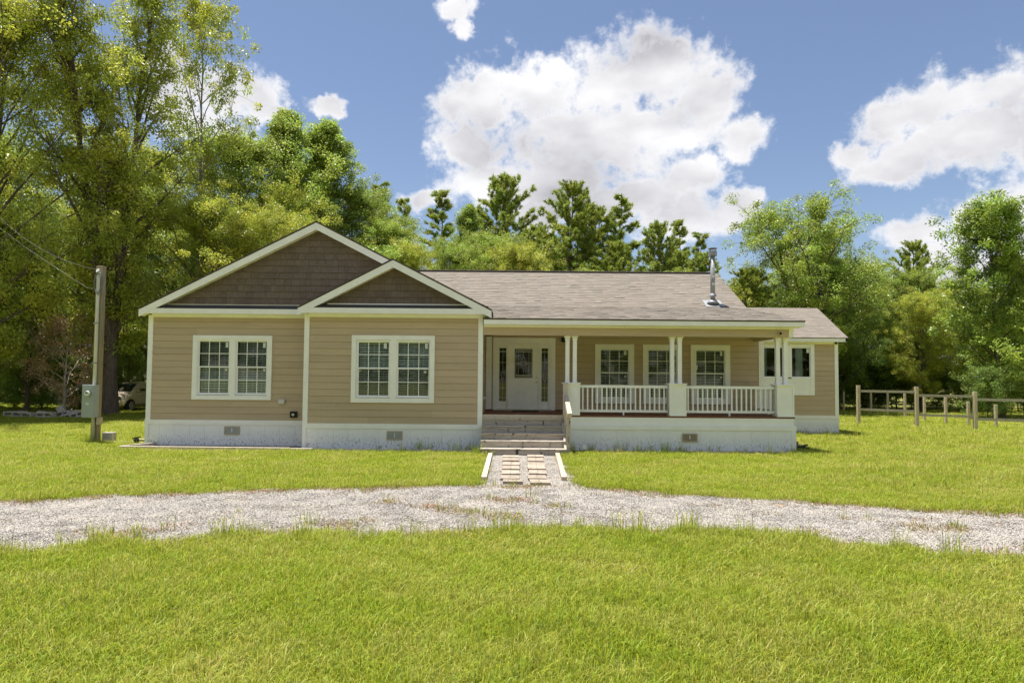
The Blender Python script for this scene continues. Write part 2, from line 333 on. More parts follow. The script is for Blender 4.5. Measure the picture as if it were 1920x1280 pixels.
def rect_frame(mb, x0, x1, z0, z1, w, y0, y1):   # four members
    mb.box(x0, x1, y0, y1, z1 - w, z1); mb.box(x0, x1, y0, y1, z0, z0 + w); mb.box(x0, x0 + w, y0, y1, z0 + w, z1 - w); mb.box(x1 - w, x1, y0, y1, z0 + w, z1 - w)
    return mb
def sash_window(X0, X1, Z0, Z1, y, cas, parts, zm, stickers=(), blind_bottom=0., cols=3):
    """casing X0..X1 x Z0..Z1 proud of the wall at y; parts = list of (glass x0, x1, z0, z1)"""
    root = empty('window', (0, 0, 0)); root.parent = house; root.location = ((X0 + X1) / 2 - HO[0], y - HO[1], Z0)
    org = ((X0 + X1) / 2, y, Z0)
    c = MB(org); rect_frame(c, X0, X1, Z0, Z1, cas, y - .035, y + .02)
    for a, b in zip(parts[:-1], parts[1:]): c.box(a[1] + .035, b[0] - .035, y - .033, y + .02, Z0 + cas, Z1 - cas)
    c.build('casing', 'white', root)
    sf = MB(org); mu = MB(org); bl = MB(org); gl = MB(org); jb = MB(org)
    for pi, (a, b, z0, z1) in enumerate(parts):
        rect_frame(jb, a - .035, b + .035, z0 - .05, z1 + .035, .02, y - .02, y + .09)
        rect_frame(sf, a - .016, b + .016, zm - .025, z1 + .016, .035, y + .005, y + .03)          # upper sash
        rect_frame(sf, a - .014, b + .014, z0 - .03, zm + .022, .04, y + .032, y + .06)           # lower sash
        for zz0, zz1, yy in ((zm + .01, z1, y + .015), (z0 + .01, zm - .015, y + .045)):
            for q in range(1, cols):
                xx = a + (b - a) * q / cols; mu.box(xx - .009, xx + .009, yy - .006, yy + .004, zz0, zz1)
            zc = (zz0 + zz1) / 2; mu.box(a, b, yy - .005, yy + .003, zc - .009, zc + .009)
            gl.add([(a, yy + .006, zz0), (b, yy + .006, zz0), (b, yy + .006, zz1), (a, yy + .006, zz1)], [(0, 1, 2, 3)])
        z = z1 - .03; n = 0
        bl.box(a + .01, b - .01, y + .10, y + .15, z1 - .03, z1 + .01)
        while z > z0 + .03:
            j = rp.uniform(-.004, .004); tl = -.021
            bl.add([(a + .012, y + .098, z + j + tl), (b - .012, y + .098, z + j + tl), (b - .012, y + .146, z + j), (a + .012, y + .146, z + j),
                    (a + .012, y + .098, z + j + tl - .004), (b - .012, y + .098, z + j + tl - .004)], [(0, 1, 2, 3), (0, 4, 5, 1), (4, 3, 2, 5)])
            z -= .0475
            if z < z0 + blind_bottom: z -= .0
        for q in (.2, .5, .8):
            xx = a + (b - a) * q; bl.box(xx - .002, xx + .002, y + .095, y + .097, z0 + .02, z1)
    jb.build('jamb', 'white', root); sf.build('sash', 'white', root); mu.build('muntin', 'white', root, kind='stuff'); gl.build('pane', 'glass', root)
    bl.build('blind', 'blind', root, kind='stuff')
    for (sx, sz, sw, sh) in stickers:
        yy = y + (.017 if sz > zm else .047)
        MB(org).box(sx - sw / 2, sx + sw / 2, yy - .0005, yy + .003, sz - sh / 2, sz + sh / 2).build('sticker', 'sticker', root)
    return root

# --- walls (solid backing behind the planks, open at the windows)
def wall_back(x0, x1, y, z0, z1, opens, m='sidinggap', t=.08):
    b = MB(HO); xs = x0
    for (a, c, d, e) in sorted(opens):
        b.box(xs, a, y, y + t, z0, z1); b.box(a, c, y, y + t, z0, d); b.box(a, c, y, y + t, e, z1); xs = c
    b.box(xs, x1, y, y + t, z0, z1); return b.build('wall', m, house)
WL = [(-8.60, -6.62, 1.32, 2.93)]
siding(-9.80, -5.44, 17.45, .70, 3.50, WL); wall_back(-9.90, -5.43, 17.452, .0, 3.62, WL)
WP = [(-4.12, -2.11, 1.30, 2.92)]
siding(-5.33, -.89, 16.80, .68, 3.50, WP); wall_back(-5.43, -.80, 16.802, .0, 3.62, WP)
WD = [(-.53, 1.25, .95, 3.07), (2.58, 3.58, 1.27, 2.87), (4.01, 5.00, 1.27, 2.87), (5.44, 6.45, 1.27, 2.87)]
siding(-.60, 7.40, 19.20, .98, 3.35, WD); wall_back(-.80, 7.52, 19.202, .0, 3.50, WD)
WR = [(9.0, 10.82, 1.48, 3.16)]
siding(7.60, 11.64, 23.10, .68, 3.40, WR, joints=False); wall_back(7.52, 11.74, 23.102, .0, 3.45, WR)
siding(16.90, 19.12, -.80, .70, 3.45, side=1, joints=False)          # return wall beside the front door
# the other faces of the body
ww = MB(HO)
ww.box(-9.90, -9.82, 17.53, 28.4, 0, 3.6); ww.box(-9.90, 7.52, 28.4, 28.48, 0, 3.6); ww.box(7.44, 7.52, 19.30, 28.4, .0, 3.5)
ww.box(-5.43, -5.35, 16.9, 17.45, 0, 3.6); ww.box(-.88, -.802, 16.9, 19.2, 0, 3.6); ww.box(11.66, 11.74, 23.2, 27, 0, 3.4); ww.box(7.52, 11.74, 27, 27.08, 0, 3.4)
ww.build('wall', 'siding', house)
rooms = MB(HO)                                                         # ceilings and partitions inside, coloured near-black as painted room shade
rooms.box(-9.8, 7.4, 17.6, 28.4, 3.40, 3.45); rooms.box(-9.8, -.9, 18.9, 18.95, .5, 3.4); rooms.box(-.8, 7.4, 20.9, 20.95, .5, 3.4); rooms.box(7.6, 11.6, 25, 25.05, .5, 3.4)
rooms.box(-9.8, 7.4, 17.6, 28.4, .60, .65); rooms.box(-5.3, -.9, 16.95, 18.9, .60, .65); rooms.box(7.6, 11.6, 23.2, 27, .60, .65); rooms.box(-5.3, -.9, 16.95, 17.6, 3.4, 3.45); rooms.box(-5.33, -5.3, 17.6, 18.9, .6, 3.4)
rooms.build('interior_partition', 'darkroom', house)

# --- corner boards
def corner(x0, x1, y, z0, z1, d=.10): hb('corner_board', 'white', x0, x1, y - .03, y + d, z0, z1)
corner(-9.93, -9.80, 17.45, .57, 3.54); corner(-5.46, -5.33, 16.80, .56, 3.54); corner(-.89, -.765, 16.80, .56, 3.54)
corner(7.40, 7.55, 19.20, .98, 3.35); corner(11.64, 11.77, 23.10, .56, 3.44); hb('corner_board', 'white', -.775, -.60, 19.12, 19.20, .98, 3.15)
hb('corner_board', 'white', -.57, -.55, 19.172, 19.20, .98, 3.10)
# --- base boards and skirting panels with grooves between them
def skirting(x0, x1, y, ztop, tb=.13, wdt=.405, panels_to=0.0, board=True):
    if board: hb('base_board', 'white', x0, x1, y - .032, y + .01, ztop - tb, ztop)
    hb('skirting_back', 'conduit', x0, x1, y - .004, y + .002, 0, ztop - tb)
    x = x0; me = None
    while x < x1 - .02:
        e = min(x + wdt * rp.uniform(.97, 1.03), x1); hb('skirting_panel', 'skirt', x + .002, e - .002, y - .013, y - .005, .0, ztop - tb - .004); x = e
skirting(-9.95, -5.462, 17.45, .70); skirting(-5.46, -.765, 16.80, .68)
skirting(7.56, 11.78, 23.10, .68, .12)
for x in (-9.94, -5.46, -.80): hb('skirting_board', 'white', x, x + .10 if x > -5 or True else x, (17.45 if x < -9 else 16.80) - .030, (17.45 if x < -9 else 16.80) - .019, 0, .565)

# --- windows
sash_window(-8.69, -6.535, 1.25, 3.00, 17.43, .12, [(-8.535, -7.70, 1.43, 2.85), (-7.50, -6.675, 1.43, 2.85)], 2.145,
            [(-7.78, 2.74, .07, .14), (-6.76, 2.74, .07, .14), (-7.80, 2.06, .06, .06), (-6.76, 2.06, .06, .06)])
sash_window(-4.205, -2.03, 1.23, 2.99, 16.78, .12, [(-4.045, -3.215, 1.41, 2.83), (-3.005, -2.165, 1.41, 2.83)], 2.13,
            [(-3.33, 2.72, .08, .14), (-2.25, 2.72, .07, .14), (-2.28, 2.04, .06, .06), (-3.99, 2.06, .06, .02)])
sash_window(2.49, 3.66, 1.18, 2.95, 19.18, .15, [(2.65, 3.50, 1.37, 2.80)], 2.10, [(3.40, 2.70, .09, .14), (3.41, 1.99, .06, .06)])
sash_window(3.92, 5.09, 1.18, 2.95, 19.18, .15, [(4.08, 4.93, 1.37, 2.80)], 2.10, [(4.86, 2.70, .09, .14)])
sash_window(5.355, 6.535, 1.18, 2.95, 19.18, .15, [(5.515, 6.375, 1.37, 2.80)], 2.10, [(6.28, 2.70, .07, .14), (6.28, 1.99, .06, .06), (5.55, 2.28, .05, .14)])
# plain twin window of the side wing over a flat white panel
rw = empty('window', (9.96 - HO[0], 23.08 - HO[1], 1.40)); rw.parent = house; ro = (9.96, 23.08, 1.40)
c = MB(ro); X0, X1 = 8.97, 10.90
c.box(X0, X1, 23.045, 23.10, 3.13, 3.24); c.box(X0, 9.06, 23.045, 23.10, 1.40, 3.13); c.box(10.77, X1, 23.045, 23.10, 1.40, 3.13); c.box(9.78, 10.06, 23.045, 23.10, 2.0, 3.13); c.box(9.06, 10.77, 23.045, 23.10, 1.97, 2.04)
c.box(9.06, 10.77, 23.045, 23.10, 1.40, 1.44); c.build('casing', 'white', rw)
MB(ro).box(9.06, 10.77, 23.058, 23.10, 1.44, 1.97).build('apron_panel', 'white', rw)
gl = MB(ro); fr_ = MB(ro)
for a, b in ((9.07, 9.77), (10.07, 10.76)):
    rect_frame(fr_, a - .005, b + .005, 2.04, 3.125, .03, 23.065, 23.10); gl.add([(a, 23.088, 2.06), (b, 23.088, 2.06), (b, 23.088, 3.11), (a, 23.088, 3.11)], [(0, 1, 2, 3)])
fr_.build('sash', 'white', rw); gl.build('pane', 'glass', rw)
cu = MB(ro); n = 18
for a, b in ((10.30, 10.55), (9.12, 9.25)):
    vs = []; fs = []
    for i in range(n + 1):
        x = a + (b - a) * i / n; yy = 23.24 + .02 * math.sin(i * 1.6); vs += [(x, yy, 2.0), (x, yy, 3.15)]
    for i in range(n): fs.append((2 * i, 2 * i + 2, 2 * i + 3, 2 * i + 1))
    cu.add(vs, fs)
cu.build('curtain', 'curtain', rw)
MB(ro).box(10.63, 10.72, 23.078, 23.086, 2.93, 3.08).build('sticker', 'sticker', rw)

# --- front door with side lights
dr = empty('front_door', (.36 - HO[0], 19.18 - HO[1], .96)); dr.parent = house; do = (.36, 19.18, .96); Y = 19.18
cs = MB(do); cs.box(-.57, -.45, Y - .05, Y + .03, .96, 3.00); cs.box(1.18, 1.30, Y - .05, Y + .03, .96, 3.00); cs.box(-.57, 1.30, Y - .05, Y + .03, 3.00, 3.12); cs.build('casing', 'white', dr)
jb = MB(do); jb.box(-.45, -.40, Y - .02, Y + .1, .96, 3.0); jb.box(1.13, 1.18, Y - .02, Y + .1, .96, 3.0); jb.box(-.40, 1.13, Y - .02, Y + .1, 2.95, 3.0)
jb.box(-.13, -.085, Y - .015, Y + .1, .96, 2.95); jb.box(.815, .86, Y - .015, Y + .1, .96, 2.95); jb.build('door_frame', 'white', dr)
MB(do).box(-.45, 1.18, Y - .10, Y + .02, .95, .985).build('threshold', 'brass', dr)
def framed_slab(mb, x0, x1, z0, z1, gx0, gx1, gz0, gz1, y0, y1):
    mb.box(x0, gx0, y0, y1, z0, z1); mb.box(gx1, x1, y0, y1, z0, z1); mb.box(gx0, gx1, y0, y1, z0, gz0); mb.box(gx0, gx1, y0, y1, gz1, z1)
for x0, x1, gx0, gx1 in ((-.40, -.13, -.375, -.17), (.86, 1.13, .89, 1.08)):
    s = MB(do); framed_slab(s, x0, x1, .985, 2.95, gx0, gx1, 1.22, 2.81, Y + .02, Y + .06); rect_frame(s, gx0 - .02, gx1 + .02, 1.20, 2.83, .02, Y + .008, Y + .02)
    sl = s.build('sidelight', 'white', dr)
    MB(do).add([(gx0, Y + .04, 1.22), (gx1, Y + .04, 1.22), (gx1, Y + .04, 2.81), (gx0, Y + .04, 2.81)], [(0, 1, 2, 3)]).build('pane', 'glass', dr)
    cm = MB(do); xm = (gx0 + gx1) / 2; r_ = .0045
    for z in (2.72, 2.69, 2.38, 1.34, 1.31, 1.62): cm.box(gx0, gx1, Y + .03, Y + .038, z - r_, z + r_)
    cm.box(xm - .003, xm + .003, Y + .03, Y + .038, 1.22, 1.84); cm.box(xm - .003, xm + .003, Y + .03, Y + .038, 2.12, 2.81)
    for zc, rx, rz in ((2.06, .035, .05), (1.98, .055, .035), (1.90, .035, .05)):
        cm.tube([(xm + rx * math.cos(a), Y + .034, zc + rz * math.sin(a)) for a in [i * math.pi / 6 for i in range(13)]], .005, 4, cap=False)
    cm.build('glass_caming', 'caming', dr)
s = MB(do); gx0, gx1, gz0, gz1 = .085, .615, 1.92, 2.79
framed_slab(s, -.085, .815, .985, 2.945, gx0, gx1, gz0, gz1, Y + .03, Y + .07); rect_frame(s, gx0 - .04, gx1 + .04, gz0 - .04, gz1 + .04, .04, Y + .008, Y + .03)
for a, b in ((.06, .29), (.40, .65)): rect_frame(s, a, b, 1.18, 1.76, .018, Y + .022, Y + .03); rect_frame(s, a + .045, b - .045, 1.225, 1.715, .008, Y + .025, Y + .03)
s.build('door_panel', 'white', dr)
MB(do).add([(gx0, Y + .05, gz0), (gx1, Y + .05, gz0), (gx1, Y + .05, gz1), (gx0, Y + .05, gz1)], [(0, 1, 2, 3)]).build('pane', 'glass', dr)
cm = MB(do); xm, zc = .35, 2.36
for z in (2.75, 2.70, 2.00, 1.96): cm.box(gx0 + .03, gx1 - .03, Y + .04, Y + .048, z - .007, z + .007)
for x in (.12, .19, .51, .58): cm.box(x - .004, x + .004, Y + .04, Y + .048, 1.98, 2.72)
def poly(pts, r_=.006): cm.tube([(xm + a, Y + .043, zc + b) for a, b in pts], r_, 4, cap=False)
poly([(0, .2), (.06, .1), (.12, 0), (.06, -.1), (0, -.2), (-.06, -.1), (-.12, 0), (-.06, .1), (0, .2)])
poly([(.05 * math.cos(i * math.pi / 6), .05 * math.sin(i * math.pi / 6)) for i in range(13)])
for sg in (-1, 1):
    poly([(sg * (.17 + .05 * math.cos(i * math.pi / 6)), .022 * math.sin(i * math.pi / 6)) for i in range(13)])
    poly([(sg * (.07 + .03 * math.cos(i * math.pi / 6)), .03 * math.sin(i * math.pi / 6)) for i in range(13)])
poly([(0, .2), (0, .34)], .004); poly([(0, -.2), (0, -.36)], .004); poly([(-.22, 0), (-.26, 0)], .005); poly([(.22, 0), (.26, 0)], .005)
cm.build('glass_caming', 'caming', dr)
h = MB(do); h.tube([(.735, Y + .03, 1.80), (.735, Y - .03, 1.80)], .014, 10); h.tube([(.735, Y - .02, 1.80), (.735, Y - .045, 1.80)], .028, 12); h.build('handle', 'brass', dr, smooth=False)
MB(do).box(.71, .765, Y + .005, Y + .03, 1.91, 2.01).build('lock_keypad', 'brass', dr)

# --- porch: deck, beam, columns on boxes, rails
dk = MB(HO); y = 16.84; k = 0
while y < 19.15:
    hb('deck_board', 'deckwood', -.76, 7.42, y, min(y + .137, 19.16), .905, .945); y += .143
hb('deck_edge', 'deckwood', 1.47, 7.42, 16.80, 16.838, .90, .94)
hb('deck_skirt_panel', 'white', 1.47, 7.40, 16.80, 16.84, .70, .898)
hb('deck_ledge', 'white', 1.46, 7.44, 16.755, 16.84, .58, .70)
hb('deck_side', 'white', 7.36, 7.41, 16.85, 19.2, 0, .898)
skirting(1.47, 7.40, 16.79, .58, .0, .44, board=False)
hb('skirting_board', 'white', 7.32, 7.43, 16.76, 16.785, 0, .578)
hb('porch_beam', 'siding', -.76, 7.28, 16.80, 16.95, 3.03, 3.27)
hb('beam_end_board', 'white', 7.28, 7.40, 16.79, 16.96, 3.03, 3.30)
hb('porch_side_beam', 'siding', 7.28, 7.39, 16.96, 19.19, 3.06, 3.30)
hb('porch_ceiling', 'cream', -.79, 7.29, 16.96, 19.17, 3.265, 3.29)
for x0, x1 in ((1.35, 1.79), (4.13, 4.575), (6.95, 7.395)):
    pd = empty('pedestal', ((x0 + x1) / 2 - HO[0], 16.98 - HO[1], .945)); pd.parent = house; po = ((x0 + x1) / 2, 16.98, .945)
    b = MB(po); b.box(x0 + .025, x1 - .025, 16.80, 17.19, .945, 1.765); b.build('panel_box', 'white', pd)
    b = MB(po); rect_frame(b, x0, x1, .945, 1.765, .035, 16.775, 16.80); b.build('trim', 'white', pd); 
    b = MB(po); b.box(x0 - .02, x1 + .02, 16.755, 17.22, 1.766, 1.795); b.build('cap', 'white', pd, bevel=.006)
cole = None
for xc in (1.47, 1.665, 4.245, 4.445, 7.045, 7.25):
    if cole is None:
        c = MB(); c.box(-.052, .052, -.052, .052, 0, 1.232, None); prof = [(1.12, .0), (1.14, .012), (1.17, .012), (1.18, .0), (1.19, .022), (1.215, .034), (1.232, .034)]
        vs = []; fs = []
        for z, e in prof: q = .053 + e; vs += [(-q, -q, z), (q, -q, z), (q, q, z), (-q, q, z)]
        for i in range(len(prof) - 1): fs += [(i * 4 + k, i * 4 + (k + 1) % 4, i * 4 + 4 + (k + 1) % 4, i * 4 + 4 + k) for k in range(4)]
        c.add(vs, fs); c.box(-.062, .062, -.062, .062, 0, .035); cole = c.build('column', 'white', house); cole.location = (xc - HO[0], 16.98 - HO[1], 1.796); cme = cole.data
    else: inst(cme, 'column', house, (xc - HO[0], 16.98 - HO[1], 1.796))
bal = None
def railing(a, b, n):   # a,b = (x,y)
    global bal
    rt = empty('railing', (a[0] - HO[0], a[1] - HO[1], .945)); rt.parent = house; ro_ = (a[0], a[1], .945); ang = math.atan2(b[1] - a[1], b[0] - a[0])
    MB(ro_).bar((*a, 1.70), (*b, 1.70), .06, .07).build('top_rail', 'white', rt); MB(ro_).bar((*a, 1.055), (*b, 1.055), .05, .065).build('bottom_rail', 'white', rt)
    m = ((a[0] + b[0]) / 2, (a[1] + b[1]) / 2); MB(ro_).box(m[0] - .02, m[0] + .02, m[1] - .02, m[1] + .02, .945, 1.022).build('rail_foot', 'white', rt)
    for i in range(n):
        t = (i + .75) / (n + .5); p = (a[0] + (b[0] - a[0]) * t, a[1] + (b[1] - a[1]) * t)
        if bal is None: q = MB(); q.box(-.018, .018, -.018, .018, 0, .577); o = q.build('baluster', 'white', rt); bal = o.data
        else: o = inst(bal, 'baluster', rt, (0, 0, 0))
        o.location = (p[0] - a[0], p[1] - a[1], 1.0875 - .945); o.rotation_euler = (0, 0, ang)
railing((1.79, 16.98), (4.13, 16.98), 18); railing((4.575, 16.98), (6.95, 16.98), 18); railing((7.28, 17.20), (7.28, 19.18), 16)

# --- roofs
def vary(r_, lo=.91, hi=1.08):
    v = r_.uniform(lo, hi); w_ = r_.uniform(-.02, .02); return (v * (1 + w_), v, v * (1 - w_ * .8), 1)
def roof_plane(eL, eR, rR, rL, seed, rough=0., expo=.14, tab=.3, name='roof_shingles', thick=.035, m='roof', butt=.45):
    """eave left/right, ridge right/left corners of the upper surface"""
    r_ = random.Random(seed); eL, eR, rR, rL = map(Vector, (eL, eR, rR, rL))
    u = (eR - eL); v = (rL - eL); W = u.length; H_ = v.length; un = u.normalized(); vn = v.normalized(); nn = un.cross(vn).normalized()
    if nn.z < 0: nn = -nn
    d = MB(HO); a = [p - nn * .003 for p in (eL, eR, rR, rL)]; b = [p - nn * thick for p in (eL, eR, rR, rL)]
    d.add(a + b, [(0, 1, 2, 3), (7, 6, 5, 4), (0, 4, 5, 1), (1, 5, 6, 2), (2, 6, 7, 3), (3, 7, 4, 0)]); deck = d.build('roof_deck', 'roofdark', house)
    s = MB(HO); nrow = int(H_ / expo) + 1
    for j in range(nrow):
        v0 = j * expo; v1 = min(v0 + expo + .01, H_); x = -r_.uniform(0, tab)
        if v0 >= H_ - .01: break
        while x < W:
            x1 = x + tab * r_.uniform(.5, 1.25); a0, a1 = max(x, -.01), min(x1, W + .01)
            if a1 - a0 > .01:
                th = .006 + r_.uniform(0, .004) + (abs(r_.gauss(0, rough)) if rough else 0); dz = -r_.uniform(0, .022) if j else -.02
                g0 = r_.uniform(0, rough * .8) if rough else 0
                P = lambda q, w_, h: eL + un * q + vn * w_ + nn * h
                lo0 = v0 + dz; vs = [P(a0, lo0, th), P(a1, lo0, th + g0), P(a1, v1, .004), P(a0, v1, .004), P(a0, lo0, 0), P(a1, lo0, 0)]
                c_ = vary(r_); s.add(vs, [(0, 1, 2, 3), (0, 3, 4), (1, 5, 2)], c_); s.add([vs[0], vs[4], vs[5], vs[1]], [(0, 1, 2, 3)], tuple(q_ * .72 for q_ in c_[:3]) + (1,))  # butt faces coloured darker: painted shadow along each course edge
            x = x1
    return s.build(name, m, house, color=True, kind='stuff')
SL = (5.93 - 4.27) / (23.95 - 20.9)
EX = 7.68
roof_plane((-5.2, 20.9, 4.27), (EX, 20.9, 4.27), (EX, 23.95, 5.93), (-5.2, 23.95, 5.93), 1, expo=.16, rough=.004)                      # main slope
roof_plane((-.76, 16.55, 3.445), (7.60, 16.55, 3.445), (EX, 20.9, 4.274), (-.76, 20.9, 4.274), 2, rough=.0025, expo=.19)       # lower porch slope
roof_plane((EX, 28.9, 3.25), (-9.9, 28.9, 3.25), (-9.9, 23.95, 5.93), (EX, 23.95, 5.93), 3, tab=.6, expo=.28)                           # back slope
hb('ridge_cap', 'roofdark', -5.0, 7.52, 23.85, 24.05, 5.915, 5.965, bevel=.02)
# front wing gable, ridge runs back
WX, WZ = -5.33, 6.10; sl = .508
zl = WZ - sl * (10.05 - 5.33); zr = WZ - sl * (-.55 + 5.33)
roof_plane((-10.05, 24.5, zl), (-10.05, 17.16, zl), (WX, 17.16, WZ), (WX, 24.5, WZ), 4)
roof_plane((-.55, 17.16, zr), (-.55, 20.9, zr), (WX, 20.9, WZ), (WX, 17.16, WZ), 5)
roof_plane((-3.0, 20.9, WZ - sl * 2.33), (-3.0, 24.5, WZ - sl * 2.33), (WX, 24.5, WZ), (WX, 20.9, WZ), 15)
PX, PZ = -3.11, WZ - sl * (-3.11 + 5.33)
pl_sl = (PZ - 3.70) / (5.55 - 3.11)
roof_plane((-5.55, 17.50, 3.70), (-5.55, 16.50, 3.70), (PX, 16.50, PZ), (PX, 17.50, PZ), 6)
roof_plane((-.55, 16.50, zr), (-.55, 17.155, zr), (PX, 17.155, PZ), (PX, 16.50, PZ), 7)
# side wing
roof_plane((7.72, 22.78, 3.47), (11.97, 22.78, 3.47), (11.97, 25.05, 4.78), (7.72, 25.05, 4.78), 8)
roof_plane((11.97, 27.4, 3.42), (7.72, 27.4, 3.42), (7.72, 25.05, 4.78), (11.97, 25.05, 4.78), 9)
hb('rake_board', 'white', 11.90, 11.96, 22.80, 22.83, 3.33, 3.45)
# rake boards and soffits of the gables
def rake(x0, z0, x1, z1, yf, yb, wd=.19):
    dz = -.038
    a = MB(HO); a.add([(x0, yf, z0 + dz), (x1, yf, z1 + dz), (x1, yf, z1 + dz - wd), (x0, yf, z0 + dz - wd), (x0, yf + .03, z0 + dz), (x1, yf + .03, z1 + dz), (x1, yf + .03, z1 + dz - wd), (x0, yf + .03, z0 + dz - wd)],
                    [(0, 3, 2, 1), (4, 5, 6, 7), (0, 1, 5, 4), (3, 7, 6, 2), (0, 4, 7, 3), (1, 2, 6, 5)]); a.build('rake_board', 'white', house)
    s = MB(HO); q0, q1 = dz - wd + .05, dz - wd + .03
    s.add([(x0, yf + .031, z0 + q0), (x1, yf + .031, z1 + q0), (x1, yb, z1 + q0), (x0, yb, z0 + q0), (x0, yf + .031, z0 + q1), (x1, yf + .031, z1 + q1), (x1, yb, z1 + q1), (x0, yb, z0 + q1)],
          [(0, 1, 2, 3), (7, 6, 5, 4), (0, 4, 5, 1), (3, 2, 6, 7), (0, 3, 7, 4), (1, 5, 6, 2)]); s.build('rake_soffit', 'cream', house)
rake(-10.06, zl, WX, WZ, 17.165, 17.44); rake(WX + .001, WZ - .0005, PX - .03, PZ + .015, 17.165, 17.44)
rake(-5.56, 3.70, PX, PZ, 16.505, 16.79); rake(PX + .001, PZ - .0005, -.54, zr, 16.505, 16.79)
# horizontal fascia, frieze and pent roof under each gable
def eave(x0, x1, yf, yw, zt, name='fascia', frieze=True, zb=.135):
    hb('fascia_board', 'white', x0, x1, yf, yf + .03, zt - zb, zt)
    hb('soffit', 'cream', x0 + .01, x1 - .01, yf + .031, yw + .01, zt - zb + .01, zt - zb + .03)
    if frieze: hb('frieze_board', 'white', max(x0 + .2, -9.93), x1 - .12, yw - .028, yw - .002, zt - zb - .08, zt - zb + .009)
eave(-10.05, -5.47, 17.17, 17.45, 3.70); eave(-5.55, -.56, 16.51, 16.80, 3.68, zb=.14)
def pent(x0, x1, yf, yw, z0, z1, seed):
    roof_plane((x0, yf, z0), (x1, yf, z0), (x1, yw, z1), (x0, yw, z1), seed, expo=.1, thick=.02, m='slate')
    hb('flashing', 'white', x0 + .35, x1 - .25, yw - .03, yw - .012, z1 - .005, z1 + .025)
pent(-9.75, -5.50, 17.19, 17.45, 3.715, 3.83, 20); pent(-5.22, -.86, 16.53, 16.80, 3.695, 3.80, 21)
# eaves of the porch, side wing
hb('fascia_board', 'white', -.74, 7.60, 16.56, 16.59, 3.295, 3.42); hb('soffit', 'cream', -.74, 7.58, 16.591, 16.95, 3.285, 3.305)
hb('frieze_board', 'cream', -.75, 7.28, 16.775, 16.798, 3.235, 3.284)
hb('fascia_board', 'white', 7.60, 11.96, 22.80, 22.83, 3.32, 3.445); hb('soffit', 'cream', 7.60, 11.93, 22.831, 23.10, 3.33, 3.35); hb('frieze_board', 'white', 7.6, 11.75, 23.07, 23.095, 3.25, 3.33)
g_ = MB(HO); g_.prism([(11.74, 3.3), (11.66, 3.3), (11.66, 3.3)], 23.2, 27); 
g_ = MB(HO); g_.add([(7.5, 17, 3.3), (7.5, 28.7, 3.3), (7.5, 23.95, 5.85), (7.5, 20.9, 4.2), (7.42, 17, 3.3), (7.42, 28.7, 3.3), (7.42, 23.95, 5.85), (7.42, 20.9, 4.2)], [(0, 1, 2, 3), (4, 7, 6, 5), (0, 3, 7, 4), (3, 2, 6, 7), (2, 1, 5, 6), (0, 4, 5, 1)]); g_.build('gable_wall', 'siding', house)
g_ = MB(HO); g_.add([(11.72, 23.2, 3.3), (11.72, 27, 3.3), (11.72, 25.05, 4.72), (11.66, 23.2, 3.3), (11.66, 27, 3.3), (11.66, 25.05, 4.72)], [(0, 1, 2), (5, 4, 3), (0, 2, 5, 3), (2, 1, 4, 5), (0, 3, 4, 1)]); g_.build('gable_wall', 'siding', house)
# gable walls with their shingles
def gable_wall(xl, xr, xp, zb, zp, y, seed, skip=None):
    b = MB(HO); b.prism([(xl, zb), (xr, zb), (xp, zp)], y, y + .06); b.build('gable_wall', 'shake', house)
    r_ = random.Random(seed); z = zb + .02; row = .178; left = MB(HO)
    while z < zp - .05:
        h_ = min(row, zp - z); zt = z + h_ * .75
        a = xl + (xp - xl) * (zt - zb) / (zp - zb); c_ = xr + (xp - xr) * (zt - zb) / (zp - zb); x = a
        while x < c_ - .03:
            e = min(x + r_.uniform(.13, .27), c_); dz = r_.uniform(-.002, .002); pr = r_.uniform(.026, .029)
            loc = (x - HO[0], y - HO[1], z + dz); sc = (e - x - .0035, pr / .022, row)
            if not (skip and skip(x, z)):
                inst(SHAKE, 'shingle', house, loc, sc)
            x = e
        z += row
sh = MB(); sh.add([(0, -.022, .0), (1, -.022, .0), (1, -.005, .99), (0, -.005, .99), (0, 0, .0), (1, 0, .0), (1, 0, .99), (0, 0, .99)], [(0, 1, 2, 3), (0, 4, 5, 1), (3, 2, 6, 7), (0, 3, 7, 4), (1, 5, 6, 2)])
so = sh.build('shingle', 'shake', house); SHAKE = so.data; bpy.data.objects.remove(so)
def hid(x, z): return x > -5.25 and z < 3.75 + (x + 5.5) * .505 - .12     # behind the small gable's roof
gable_wall(-9.95, -.72, WX, 3.83, WZ - .10, 17.43, 31, hid)
gable_wall(-5.42, -.70, PX, 3.80, PZ - .12, 16.80, 32)

# --- flue on the roof
fl = empty('chimney_flue', (6.665 - HO[0], 21.2 - HO[1], 4.43)); fl.parent = house; fo = (6.665, 21.2, 4.43)
zr0 = 4.27 + SL * .3
MB(fo).tube([(6.665, 21.2, 4.40), (6.665, 21.2, 6.05)], .076, 16).build('pipe', 'galv', fl, smooth=True)
MB(fo).tube([(6.665, 21.2, 4.44), (6.665, 21.2, 4.52), (6.665, 21.2, 4.60)], [.22, .15, .10], 18).build('flashing_cone', 'galv', fl, smooth=True)
MB(fo).tube([(6.665, 21.2, 4.70), (6.665, 21.2, 4.73), (6.665, 21.2, 4.78)], [.13, .12, .087], 16).build('storm_collar', 'galv', fl)
d = MB(fo); P3 = lambda x, q: (x, q, 4.27 + SL * (q - 20.9) + .028); d.add([P3(6.38, 20.93), P3(6.97, 20.93), P3(6.97, 21.45), P3(6.38, 21.45)], [(0, 1, 2, 3)]); d.build('base_flashing', 'galv', fl)
MB(fo).tube([(6.665, 21.2, 6.04), (6.665, 21.2, 6.20)], .14, 16).build('cap', 'galv', fl)
q = MB(fo)
